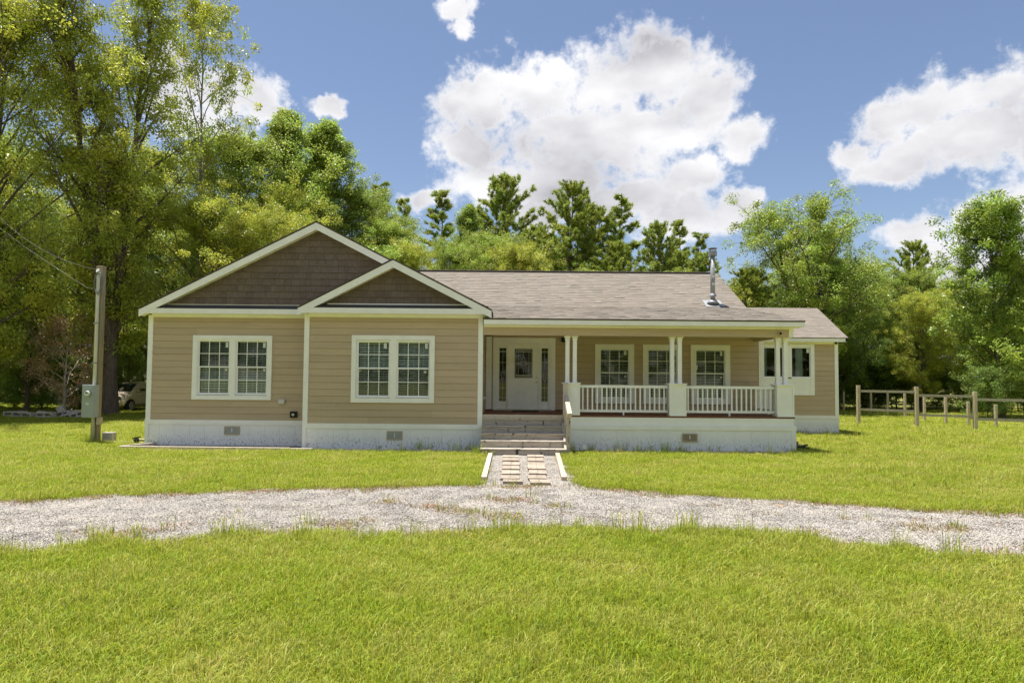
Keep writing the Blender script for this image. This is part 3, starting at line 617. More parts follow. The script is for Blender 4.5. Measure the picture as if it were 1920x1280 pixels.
for k in range(4): a = k * math.pi / 2 + .4; q.box(6.665 + .12 * math.cos(a) - .012, 6.665 + .12 * math.cos(a) + .012, 21.2 + .12 * math.sin(a) - .012, 21.2 + .12 * math.sin(a) + .012, 6.2, 6.28)
q.tube([(6.665, 21.2, 6.28), (6.665, 21.2, 6.30)], .15, 16); q.build('rain_hood', 'galv', fl)
for z in (5.05, 5.55, 5.30): MB(fo).box(6.62, 6.70, 21.112, 21.12, z, z + .09).build('sticker', 'sticker', fl)

# --- foundation vents
def vent(x0, x1, y, z0, z1, lat=False):
    v = empty('foundation_vent', ((x0 + x1) / 2 - HO[0], y - HO[1], z0)); v.parent = house; vo = ((x0 + x1) / 2, y, z0)
    rect_frame(MB(vo), x0, x1, z0, z1, .03, y - .035, y - .019).build('frame', 'beige', v)
    MB(vo).box(x0 + .03, x1 - .03, y - .0215, y - .019, z0 + .03, z1 - .03).build('backing', 'darkroom' if lat else 'conduit', v)
    g = MB(vo)
    n = 22
    for i in range(1, n): xx = x0 + .03 + (x1 - x0 - .06) * i / n; g.box(xx - .0025, xx + .0025, y - .027, y - .022, z0 + .03, z1 - .03)
    for i in range(1, 9): zz = z0 + .03 + (z1 - z0 - .06) * i / 9; g.box(x0 + .03, x1 - .03, y - .0265, y - .0225, zz - .003, zz + .003)
    g.build('grille', 'meter' if not lat else 'beige', v, kind='stuff')
    xm = (x0 + x1) / 2; MB(vo).box(xm - .01, xm + .01, y - .04, y - .028, z0 + .07, z1 - .05).build('lever', 'white', v)
vent(-7.785, -7.36, 17.45, .305, .535); vent(-3.25, -2.84, 16.80, .27, .495); vent(4.45, 4.855, 16.78, .28, .50, True)

# --- small fittings fixed to the walls
o = box('outlet_box', 'conduit', None, (0, 0, 0), -6.32, -6.15, 17.35, 17.43, 1.15, 1.28, bevel=.015); tag(o, 'small grey weatherproof outlet cover on the tan siding right of the left twin window', 'outlet box')
vb = empty('wall_vent', (-5.90, 17.42, .78), label='square black dryer vent low on the tan siding beside the corner board', cat='vent')
MB((-5.90, 17.42, .78)).box(-6.0, -5.81, 17.385, 17.43, .785, .95).build('plate', 'black', vb)
MB((-5.90, 17.42, .78)).tube([(-5.91, 17.385, .865), (-5.91, 17.35, .865)], .035, 10).build('outlet', 'conduit', vb)
sc_ = empty('security_camera', (7.03, 16.78, 3.08), label='small camera on the tan porch beam above the right-hand columns', cat='camera')
MB((7.03, 16.78, 3.08)).box(6.98, 7.07, 16.70, 16.80, 3.09, 3.16).build('housing', 'beige', sc_); MB((7.03, 16.78, 3.08)).tube([(7.02, 16.70, 3.125), (7.02, 16.685, 3.125)], .034, 12).build('lens', 'black', sc_)
wl = empty('wall_lantern', (1.53, 19.15, 2.98), label='small black wall light on the porch wall behind the left columns', cat='light')
b = MB((1.53, 19.15, 2.98)); b.box(1.47, 1.59, 19.05, 19.17, 3.0, 3.14); b.build('housing', 'black', wl); MB((1.53, 19.15, 2.98)).box(1.49, 1.57, 19.06, 19.12, 2.975, 2.999).build('lens', 'glass', wl)
tag(box('door_mat', 'mat', None, (0, 0, 0), .02, .78, 18.45, 18.95, .946, .965, bevel=.006), 'black door mat on the porch boards before the front door', 'door mat')
q = MB(); q.box(-.80, -.765, 17.9, 18.0, 1.28, 1.40); q.tube([(-.77, 17.95, 1.34), (-.72, 17.95, 1.34)], .03, 8); tag(q.build('hose_bib', 'conduit'), 'grey tap fitting on the side wall left of the front door', 'tap')
for i, (x, y_) in enumerate([(2.05, 16.99), (2.75, 16.99), (3.5, 16.99), (5.05, 16.99), (5.83, 16.99), (6.45, 16.99)]):
    k = MB(); k.tube([(x, y_, 3.265), (x, y_, 3.0), (x + .015, y_, 2.975), (x + .03, y_, 2.985)], .005, 5)
    tag(k.build('hanging_hook', 'galv'), ['empty plant hook under the porch beam, first right of the left columns', 'empty plant hook under the porch beam, above the first porch window', 'empty plant hook under the porch beam, between the first two porch windows', 'empty plant hook under the porch beam, first right of the middle columns', 'empty plant hook under the porch beam, above the third porch window', 'empty plant hook under the porch beam, last one before the right columns'][i], 'hook', 'empty plant hooks along the porch ceiling')

# ------------------------------------------------------------------ steps
SO = (.3, 16.3, 0)
st = empty('porch_steps', SO, label='weathered grey wooden steps rising to the front porch', cat='steps')
sx0, sx1 = -.765, 1.36
nos = [(16.79, .855), (16.55, .675), (16.28, .505), (16.00, .34), (15.72, .17)]
for i, (yf, z) in enumerate(nos):
    yb = nos[i - 1][0] + .03 if i else 16.838
    tr_ = MB(SO).box(sx0, sx1, yf - .03, yb - .002, z - .035, z).build('tread', 'greywood' if i else 'palewood', st, bevel=.006)
    zb = (nos[i + 1][1] + .002) if i < 4 else 0.0
    MB(SO).box(sx0 + .005, sx1 - .005, yf, yf + .03, zb, z - .037).build('riser', 'greywood', st)
MB(SO).box(sx0, sx1, 16.805, 16.838, .857, .945).build('riser', 'palewood', st)
MB(SO).prism([(16.84, 0), (15.76, 0), (15.76, .13), (16.84, .80)][::-1], sx1 - .05, sx1 + .0, 'X').build('stringer', 'greywood', st)
MB(SO).box(1.365, 1.45, 15.80, 15.89, 0, .99).build('newel_post', 'greywood', st)
MB(SO).box(1.36, 1.45, 16.66, 16.75, .30, 1.80).build('newel_post', 'palewood', st)
MB(SO).bar((1.41, 16.65, 1.40), (1.425, 15.72, .99), .11, .12).build('handrail', 'palewood', st)

# ------------------------------------------------------------------ timbers, small things in the yard
def timber(a, b, z, label, m='palewood', wd=.10, ht=.09):
    c = ((a[0] + b[0]) / 2, (a[1] + b[1]) / 2, 0); return tag(MB(c).bar((*a, z), (*b, z), wd, ht).build('edging_timber', m, loc=c, bevel=.006), label, 'timber', 'landscape timbers edging the beds and path')
timber((-.49, 11.66), (-.50, 15.55), .045, 'bleached timber along the left side of the paved path')
timber((.97, 11.74), (1.13, 15.75), .045, 'pinkish timber along the right side of the paved path', 'pinkwood')
timber((-9.95, 16.35), (-5.6, 16.25), .06, 'long edging timber on the grass before the left twin window wall', wd=.09, ht=.07)
timber((-5.58, 16.24), (-.60, 16.12), .055, 'long edging timber on the grass before the projecting gable wall', wd=.09, ht=.06)
timber((-9.96, 16.42), (-9.55, 17.3), .06, 'short timber closing the left end of the gravel bed', 'greywood', wd=.09, ht=.07)
timber((1.5, 16.45), (7.15, 16.48), .05, 'thin edging timber on the grass before the porch skirting', wd=.06, ht=.05)
sheet('gravel_bed', [(-9.9, 16.38), (-5.5, 16.28), (-.62, 16.18), (-.62, 16.79), (-5.47, 16.79), (-5.47, 17.44), (-9.6, 17.44)], .012, 'gravel', kind='structure')
sheet('gravel_bed', [(1.48, 16.47), (7.15, 16.50), (7.2, 16.78), (1.48, 16.78)], .012, 'gravel', kind='structure')
tag(MB((-10.6, 18.0, 0)).bar((-11.1, 17.85, .03), (-10.2, 17.98, .03), .08, .06).build('loose_board', 'palewood', loc=(-10.6, 18.0, 0)), 'loose pale board on the grass between the pole and the house', 'board', 'loose boards by the left corner')
tag(MB((-10.1, 17.9, 0)).bar((-10.5, 17.9, .10), (-9.97, 18.05, .10), .14, .04).build('loose_board', 'palewood', loc=(-10.1, 17.9, 0)), 'short raised board at the left corner of the house', 'board', 'loose boards by the left corner')
tag(MB((-10.1, 17.6, 0)).bar((-10.25, 17.55, .04), (-9.95, 17.7, .04), .12, .05).build('loose_board', 'pinkwood', loc=(-10.1, 17.6, 0)), 'reddish board end under the black hose nozzle', 'board', 'loose boards by the left corner')
q = MB((-10.2, 17.55, 0)); q.bar((-10.33, 17.55, .17), (-10.12, 17.55, .22), .03, .03); q.bar((-10.25, 17.55, .20), (-10.20, 17.55, .0), .05, .05); q.tube([(-10.28, 17.55, .12), (-10.18, 17.55, .12)], .06, 8)
tag(q.build('hose_nozzle', 'black', loc=(-10.2, 17.55, 0)), 'black plastic hose holder standing on the boards at the left corner', 'hose holder')
pf = empty('path_light', (1.87, 16.40, 0), label='small white solar light on a black spike in the grass by the porch', cat='garden light')
o_ = (1.87, 16.40, 0); MB(o_).box(1.82, 1.92, 16.36, 16.44, .09, .20).build('lamp_head', 'white', pf, bevel=.01); MB(o_).tube([(1.87, 16.40, 0), (1.87, 16.40, .09)], [.012, .02], 8).build('spike', 'black', pf)
q = MB((7.75, 17.6, 0)); rr = random.Random(4)
for k in range(9): a = (7.55 + rr.random() * .45, 17.3 + rr.random() * .6, .02 + rr.random() * .10); q.bar(a, (a[0] + rr.uniform(-.25, .25), a[1] + rr.uniform(-.2, .2), a[2] + rr.uniform(0, .10)), .05, .03)
tag(q.build('scrap_wood', 'black', loc=(7.75, 17.6, 0)), 'small heap of dark scrap wood by the right end of the porch', 'scrap heap')
tag(MB((7.85, 18.1, 0)).box(7.60, 8.05, 18.0, 18.25, .02, .20).build('loose_brick', 'redclay', loc=(7.85, 18.1, 0), bevel=.02), 'reddish block behind the dark scrap beside the porch', 'block')
tag(MB((7.3, 16.3, 0)).prism([(7.12, 0), (7.42, 0), (7.38, .05), (7.2, .06)], 16.2, 16.36).build('flat_stone', 'white', loc=(7.3, 16.3, 0)), 'flat white stone in the grass at the right porch corner', 'stone')
for i, (x, y_, a, b_) in enumerate([(13.6, 13.6, 2.6, .35), (8.9, 16.6, .55, .16), (12.2, 15.2, .35, .1)]):
    pts = [(x + a * math.cos(t_ * math.pi / 8) * rr.uniform(.75, 1.1), y_ + b_ * math.sin(t_ * math.pi / 8) * rr.uniform(.7, 1.2)) for t_ in range(16)]
    sheet('sand_patch', pts, .008 + .002 * i, 'pinkwood', kind='structure')
SAND = [(13.6, 13.6, 2.6, .35), (8.9, 16.6, .55, .16), (12.2, 15.2, .35, .1)]

# ------------------------------------------------------------------ utility pole and meter
PO = (-11.47, 17.72, 0)
up = empty('utility_pole', PO, label='square wooden service pole with grey conduit left of the house', cat='utility pole')
MB(PO).box(-11.58, -11.39, 17.68, 17.84, 0, 4.92).build('pole', 'pole', up, bevel=.012)
MB(PO).tube([(-11.475, 17.63, 0), (-11.475, 17.63, 4.55), (-11.475, 17.63, 4.62)], [.042, .042, .05], 12).build('conduit', 'conduit', up, smooth=True)
MB(PO).tube([(-11.475, 17.63, 4.60), (-11.475, 17.63, 4.72), (-11.475, 17.56, 4.76)], [.055, .055, .03], 10).build('weatherhead', 'conduit', up)
for z in (2.2, 3.3): MB(PO).box(-11.545, -11.405, 17.583, 17.60, z, z + .04).build('strap', 'galv', up)
MB(PO).tube([(-11.50, 17.67, 4.80), (-11.50, 17.60, 4.80)], .03, 8).build('insulator', 'white', up)
for k in range(3):
    rr_ = .13 + .02 * k; pts = [(-11.455 + rr_ * math.cos(a) * .75 + .02 * k, 17.58 - .01 * k, 4.42 + rr_ * 1.9 * math.sin(a)) for a in [i * math.pi / 10 for i in range(21)]]
    MB(PO).tube(pts, .010, 5, cap=False).build('cable_loop', 'wire', up)
mo = (-11.54, 17.6, 0); mbx = empty('electric_meter', mo, label='grey electric meter cabinet mounted on the service pole', cat='electric meter')
MB(mo).box(-11.71, -11.36, 17.47, 17.67, .73, 1.625).build('cabinet', 'meter', mbx, bevel=.01)
MB(mo).box(-11.70, -11.37, 17.462, 17.468, .74, 1.215).build('lower_cover', 'meter', mbx); MB(mo).box(-11.70, -11.37, 17.462, 17.468, 1.222, 1.60).build('upper_cover', 'meter', mbx)
MB(mo).tube([(-11.535, 17.465, 1.385), (-11.535, 17.43, 1.385)], .095, 24).build('meter_ring', 'galv', mbx); MB(mo).tube([(-11.535, 17.44, 1.385), (-11.535, 17.39, 1.385)], [.078, .068], 24).build('meter_glass', 'sticker', mbx)
MB(mo).box(-11.57, -11.50, 17.386, 17.3895, 1.39, 1.41).build('meter_display', 'black', mbx); MB(mo).box(-11.59, -11.51, 17.458, 17.4615, 1.08, 1.13).build('sticker', 'sticker', mbx)
tag(box('junction_box', 'beige', None, (0, 0, 0), -11.38, -11.26, 17.60, 17.70, .53, .73, bevel=.01), 'small beige telephone box below the meter cabinet on the pole', 'junction box')
tag(box('utility_pedestal', 'concrete', None, (0, 0, 0), -11.36, -11.08, 17.85, 18.05, 0, .30, bevel=.01), 'low beige concrete box on the grass beside the pole foot', 'utility box')
w1 = MB(); ca = []
for i in range(25):
    t_ = i / 24; ca.append((-11.50 - 9.5 * t_, 17.6 + 7.0 * t_, 4.80 + 4.4 * t_ - 1.9 * 4 * t_ * (1 - t_) * .30))
w1.tube(ca, .005, 5); tag(w1.build('overhead_cable', 'wire'), 'pale overhead service cable running from the pole top up to the left', 'cable')
w2 = MB(); w2.tube([(-11.53, 17.58, 4.28), (-11.8, 17.7, 4.30), (-12.3, 17.9, 4.55), (-13, 18.4, 4.85), (-16.5, 21.5, 6.2), (-21, 24.6, 8.4)], .006, 5)
tag(w2.build('telephone_wire', 'wire'), 'thinner wire hanging below the overhead service cable', 'wire')

# ------------------------------------------------------------------ fence
def post(par, x, y_, h, s=.13, name='post', m='fencewood', org=(0, 0, 0)):
    return MB(org).box(x - s / 2, x + s / 2, y_ - s / 2, y_ + s / 2, 0, h).build(name, m, par, bevel=.008)
fo_ = (15.17, 28.06, 0); fe = empty('rail_fence', fo_, label='unfinished wooden rail fence with square posts right of the house', cat='fence')
fp = [(15.17, 28.06, 1.76), (16.86, 26.7, 1.73), (18.58, 25.72, 1.56), (21.6, 24.2, 1.5)]
for x, y_, h in fp: post(fe, x, y_, h, .125, org=fo_)
for i, (zt, zm_, zb_) in enumerate([(1.52, .72, .03), (1.37, .57, .02), (1.24, .46, None)]):
    a, b = fp[i], fp[i + 1]; dx, dy = b[0] - a[0], b[1] - a[1]; L_ = math.hypot(dx, dy); ux, uy = dx / L_, dy / L_
    A = (a[0] + ux * .07, a[1] + uy * .07); B = (b[0] - ux * .07, b[1] - uy * .07)
    for z in (zt, zm_, zb_):
        if z is not None: MB(fo_).bar((*A, z), (*B, z - .01), .05, .10 if z > .1 else .07).build('rail', 'railwood', fe)
for k, (x, y_, h, lb) in enumerate([(21.65, 41.8, 1.33, 'farthest bare post, just right of the house corner'), (21.9, 40.4, 1.33, 'bare post standing just behind the first post of the rail fence'), (22.36, 39.9, 1.30, 'bare post behind the left third of the first fence bay'), (23.05, 39.3, 1.30, 'bare post behind the right half of the first fence bay, midway'),
                    (21.19, 34.56, 1.33, 'bare post behind the right third of the first fence bay'), (20.4, 31.7, 1.28, 'bare post just right of the second post of the rail fence'), (20.1, 29.7, 1.24, 'bare post in the middle of the second fence bay'), (19.93, 28.0, 1.10, 'bare post just left of the third post of the rail fence'), (20.45, 27.1, 1.0, 'nearest bare post, in front of the round dark green bush')]):
    o = post(None, x, y_, h, .10, 'fence_post'); tag(o, lb, 'fence post', 'bare fence posts set in the grass beyond the rail fence')

# ------------------------------------------------------------------ car
def build_car():
    cr_ = (-21.25, 35.6, 0); car = empty('parked_car', cr_, rz=R(2), label='tan rounded hatchback car parked in the shade behind the house corner', cat='car')
    # local: length along y (front at -y), width along x
    def loft(secs, name, m):      # secs: list of (y, [(x,z)...half section from bottom centre out and up to top centre])
        b = MB(); vs = []; fs = []; n = len(secs[0][1])
        for y_, h in secs:
            vs += [(x, y_, z) for x, z in h] + [(-x, y_, z) for x, z in h[::-1]]
        w_ = 2 * n
        for i in range(len(secs) - 1): fs += [(i * w_ + k, i * w_ + (k + 1) % w_, (i + 1) * w_ + (k + 1) % w_, (i + 1) * w_ + k) for k in range(w_)]
        fs += [tuple(range(w_)), tuple(range((len(secs) - 1) * w_, len(secs) * w_))[::-1]]
        b.add(vs, fs); o = b.build(name, m, car, smooth=True); s = o.modifiers.new('sub', 'SUBSURF'); s.levels = s.render_levels = 2; return o
    def sec(w1, w2, z0, z1, z2): return [(.02, z0), (w1 * .95, z0), (w1, (z0 + z1) / 2), (w1, z1), (w2, z2), (.02, z2 + .03)]
    loft([(-2.12, sec(.45, .30, .38, .70, .82)), (-2.06, sec(.66, .42, .28, .75, .90)), (-1.6, sec(.74, .52, .24, .85, 1.03)), (-1.0, sec(.80, .62, .24, .92, 1.08)), (-.5, sec(.83, .76, .24, .95, 1.08)), (.6, sec(.84, .80, .24, .97, 1.10)), (1.5, sec(.84, .80, .26, .97, 1.10)), (2.0, sec(.78, .68, .32, .92, 1.06)), (2.12, sec(.60, .5, .40, .85, .95))], 'body', 'carpaint')
    loft([(-.95, sec(.70, .62, 1.0, 1.04, 1.07)), (-.60, sec(.72, .60, 1.0, 1.16, 1.28)), (-.15, sec(.72, .56, 1.0, 1.42, 1.56)), (.5, sec(.72, .58, 1.0, 1.46, 1.62)), (1.3, sec(.72, .56, 1.0, 1.44, 1.58)), (1.75, sec(.70, .52, 1.0, 1.30, 1.42)), (2.02, sec(.66, .5, 1.0, 1.05, 1.1))], 'cabin', 'carpaint')
    g = MB(); g.add([(-.60, -.93, 1.10), (.60, -.93, 1.10), (.53, -.30, 1.50), (-.53, -.30, 1.50)], [(0, 1, 2, 3)])
    g.add([(-.60, -.88, 1.10), (.60, -.88, 1.10), (.53, -.26, 1.50), (-.53, -.26, 1.50)], [(3, 2, 1, 0)]); g.build('windscreen', 'carglass', car)
    for s_ in (-1, 1):
        g = MB(); g.add([(s_ * .742, -.55, 1.12), (s_ * .742, .25, 1.13), (s_ * .64, .25, 1.47), (s_ * .65, -.12, 1.45)], [(0, 1, 2, 3)]); g.build('side_window', 'carglass', car)
        g = MB(); g.add([(s_ * .742, .35, 1.13), (s_ * .742, 1.2, 1.13), (s_ * .64, 1.15, 1.46), (s_ * .64, .35, 1.47)], [(0, 1, 2, 3)]); g.build('side_window', 'carglass', car)
        MB().box(s_ * .82 - .04, s_ * .82 + .04, -.62, -.48, 1.08, 1.20).build('mirror', 'carpaint', car, bevel=.02)
        # bulging wings
        for yc, rr_ in ((-1.32, .46), (1.35, .46)):
            f_ = MB(); secs = []
            pts = [(s_ * .74, yc + rr_ * math.cos(a) * 1.1, .36 + rr_ * math.sin(a)) for a in [math.pi * i / 12 for i in range(13)]]
            f_.tube(pts, [.05, .09, .12, .14, .15, .155, .155, .155, .15, .14, .12, .09, .05], 10); f_.build('fender', 'carpaint', car, smooth=True)
            wh = MB(); wh.tube([(s_ * .90, yc, .33), (s_ * .68, yc, .33)], .33, 24); tw = wh.build('wheel', 'tyre', car)
            rm = MB(); rm.tube([(s_ * .905, yc, .33), (s_ * .88, yc, .33)], [.07, .08], 12)
            for k in range(7): a = k * 2 * math.pi / 7; rm.bar((s_ * .903, yc + .06 * math.cos(a), .33 + .06 * math.sin(a)), (s_ * .903, yc + .21 * math.cos(a), .33 + .21 * math.sin(a)), .05, .015, up=(1, 0, 0))
            rm.tube([(s_ * .902, yc + .215 * math.cos(a), .33 + .215 * math.sin(a)) for a in [i * math.pi / 12 for i in range(25)]], .018, 5, cap=False); rm.build('rim', 'alloy', tw)
        hl = MB(); hl.tube([(s_ * .56, -2.03, .72), (s_ * .56, -1.93, .74)], [.10, .12], 14); hl.build('headlight', 'carglass', car)
        MB().box(s_ * .845 - .015, s_ * .845 + .015, .0, .14, .88, .92).build('door_handle', 'alloy', car)
    MB().box(-.72, .72, -2.20, -2.06, .42, .60).build('bumper', 'carpaint', car, bevel=.05)
    for k in range(4): MB().box(-.28, .28, -2.135, -2.10, .64 + .05 * k, .66 + .05 * k).build('grille_bar', 'alloy', car)
    MB().box(-.34, .34, -2.16, -2.10, .28, .38).build('lower_grille', 'black', car)
build_car()

# ------------------------------------------------------------------ concrete blocks heap, shed behind the trees
rb = random.Random(8)
bl = [(-22.5, 28.9, 0, .9), (-21.6, 28.75, .05, .9), (-20.75, 28.6, -.1, .8), (-19.95, 28.5, .2, .7), (-19.3, 28.4, -.3, .6), (-20.9, 28.95, .5, .7), (-20.3, 28.9, -.4, .8), (-19.6, 28.9, .9, .6), (-18.75, 28.5, .1, .5)]
lbs = ['leftmost flat grey block at the end of the concrete heap', 'second long block from the left in the concrete heap', 'grey block at the middle front of the heap', 'tilted block leaning in the middle of the heap', 'block at the right front of the concrete heap', 'block stacked behind the heap on its left', 'pale block lying on top of the heap', 'block standing turned behind the right of the heap', 'rightmost small block of the concrete heap']
for i, (x, y_, a, l_) in enumerate(bl):
    z = .22 if i in (6,) else 0
    q = MB(); q.box(-l_ / 2, l_ / 2, -.10, .10, 0, .06); q.box(-l_ / 2, l_ / 2, -.10, .10, .15, .20); 
    for c_ in (-1, 0, 1): q.box(c_ * (l_ / 2 - .03) - .03, c_ * (l_ / 2 - .03) + .03, -.10, .10, .06, .15)
    o = q.build('concrete_block', 'concrete'); o.scale = (1, 1.2, 1.2); o.location = (x + rb.uniform(-.15, .15), y_ + rb.uniform(-.35, .35), z * 1.2 + .03); o.rotation_euler = ((0 if i < 3 else rb.uniform(-.5, .5)), rb.uniform(-.06, .06) if i < 3 else rb.uniform(-.4, .4), a + rb.uniform(-.2, .2) + (0 if i < 3 else rb.uniform(-.6, .6))); tag(o, lbs[i], 'concrete block', 'heap of concrete blocks under the trees')
so_ = (-28.2, 42, 0); sd = empty('shed', so_, label='grey-blue boarded shed half hidden behind the trees on the left', cat='shed')
bo = None
for k in range(14):
    if bo is None: bo = MB().box(-3, 0.9, -.02, .02, 0, .185).build('board', 'shed', sd)
    else: inst(bo.data, 'board', sd, (0, 0, 0))
for k, o in enumerate([c_ for c_ in sd.children]): o.location = (0, -.0 , .25 + k * .19); o.rotation_euler = (R(3), 0, 0)
MB(so_).box(-31.2, -27.35, 42.03, 45, 0, 2.95).build('wall', 'shed', sd); MB(so_).box(-27.36, -27.2, 41.93, 42.03, 0, 2.95).build('corner_board', 'white', sd)
MB(so_).prism([(-31.5, 2.95), (-27.0, 2.95), (-27.0, 3.05), (-29.2, 4.2), (-31.5, 3.05)], 41.7, 45.3).build('roof', 'roofdark', sd)

# ------------------------------------------------------------------ vegetation
def np_mesh(name, V, F, mats, C=None, smooth=False, mi=None):
    me = bpy.data.meshes.new(name); nv, nf = len(V), len(F); k = F.shape[1]
    me.vertices.add(nv); me.vertices.foreach_set('co', V.astype(np.float32).ravel())
    me.loops.add(nf * k); me.loops.foreach_set('vertex_index', F.astype(np.int32).ravel())
    me.polygons.add(nf); me.polygons.foreach_set('loop_start', np.arange(0, nf * k, k, dtype=np.int32)); me.polygons.foreach_set('loop_total', np.full(nf, k, dtype=np.int32))
    for m in mats: me.materials.append(MT[m])
    if C is not None:
        at = me.color_attributes.new('col', 'FLOAT_COLOR', 'POINT'); at.data.foreach_set('color', C.astype(np.float32).ravel())
    me.update(calc_edges=True); me.validate()
    return me
def leaf_mesh(name, centers, radii, per, size, m, seed, asp=.5, flat=.75, hue=.10, droop=0.):
    """leaves: rhombic blades folded along the rib, spread through small clumps"""
    g = np.random.default_rng(seed); nC = len(centers); n = nC * per
    cen = np.repeat(np.asarray(centers), per, 0); rad = np.repeat(np.asarray(radii), per)
    d = g.normal(size=(n, 3)); d /= np.linalg.norm(d, axis=1)[:, None]; rr_ = g.random(n) ** .45
    pos = cen + d * (rad * rr_)[:, None] * np.array([1, 1, flat])
    nrm = g.normal(size=(n, 3)) * .75 + d * .35 + np.array([0, 0, .75]); nrm /= np.linalg.norm(nrm, axis=1)[:, None]
    a = g.normal(size=(n, 3)) + d * .6 - np.array([0, 0, .35 + droop]); a -= nrm * (a * nrm).sum(1)[:, None]; a /= np.linalg.norm(a, axis=1)[:, None]
    b = np.cross(nrm, a); s = size * g.uniform(.6, 1.25, n)[:, None]
    V = np.stack([pos, pos + a * s * .45 + b * s * asp * .5 + nrm * s * .08, pos + a * s, pos + a * s * .45 - b * s * asp * .5 + nrm * s * .08], 1).reshape(-1, 3)
    F = np.arange(n * 4).reshape(-1, 4)
    cl = np.repeat(g.uniform(.78, 1.22, nC), per) * g.uniform(.78, 1.22, n); w_ = np.repeat(g.uniform(-hue, hue, nC), per) + g.uniform(-.05, .05, n)
    C = np.stack([cl * (1 + w_), cl, cl * (1 - w_ * .5), np.ones(n)], 1); C = np.repeat(C, 4, 0)
    return np_mesh(name, V, F, [m], C)
def needle_mesh(name, cen, dirs, m, seed, per=46, ln=.25, wd=.024):
    g = np.random.default_rng(seed); n = len(cen) * per; c = np.repeat(np.asarray(cen), per, 0); dd = np.repeat(np.asarray(dirs), per, 0)
    back = g.random(n)[:, None] * .30; d = g.normal(size=(n, 3)); d /= np.linalg.norm(d, axis=1)[:, None]
    a = d + dd * .9; a /= np.linalg.norm(a, axis=1)[:, None]; b = np.cross(a, g.normal(size=(n, 3))); b /= np.linalg.norm(b, axis=1)[:, None]
    p = c - dd * back; s = ln * g.uniform(.7, 1.2, n)[:, None]
    V = np.stack([p - b * wd, p + b * wd, p + a * s], 1).reshape(-1, 3); F = np.arange(n * 3).reshape(-1, 3)
    cl = np.repeat(g.uniform(.75, 1.3, len(cen)), per) * g.uniform(.7, 1.3, n); w_ = np.repeat(g.uniform(-.12, .18, len(cen)), per)
    C = np.repeat(np.stack([cl * (1 + w_), cl, cl, np.ones(n)], 1), 3, 0)
    return np_mesh(name, V, F, [m], C)

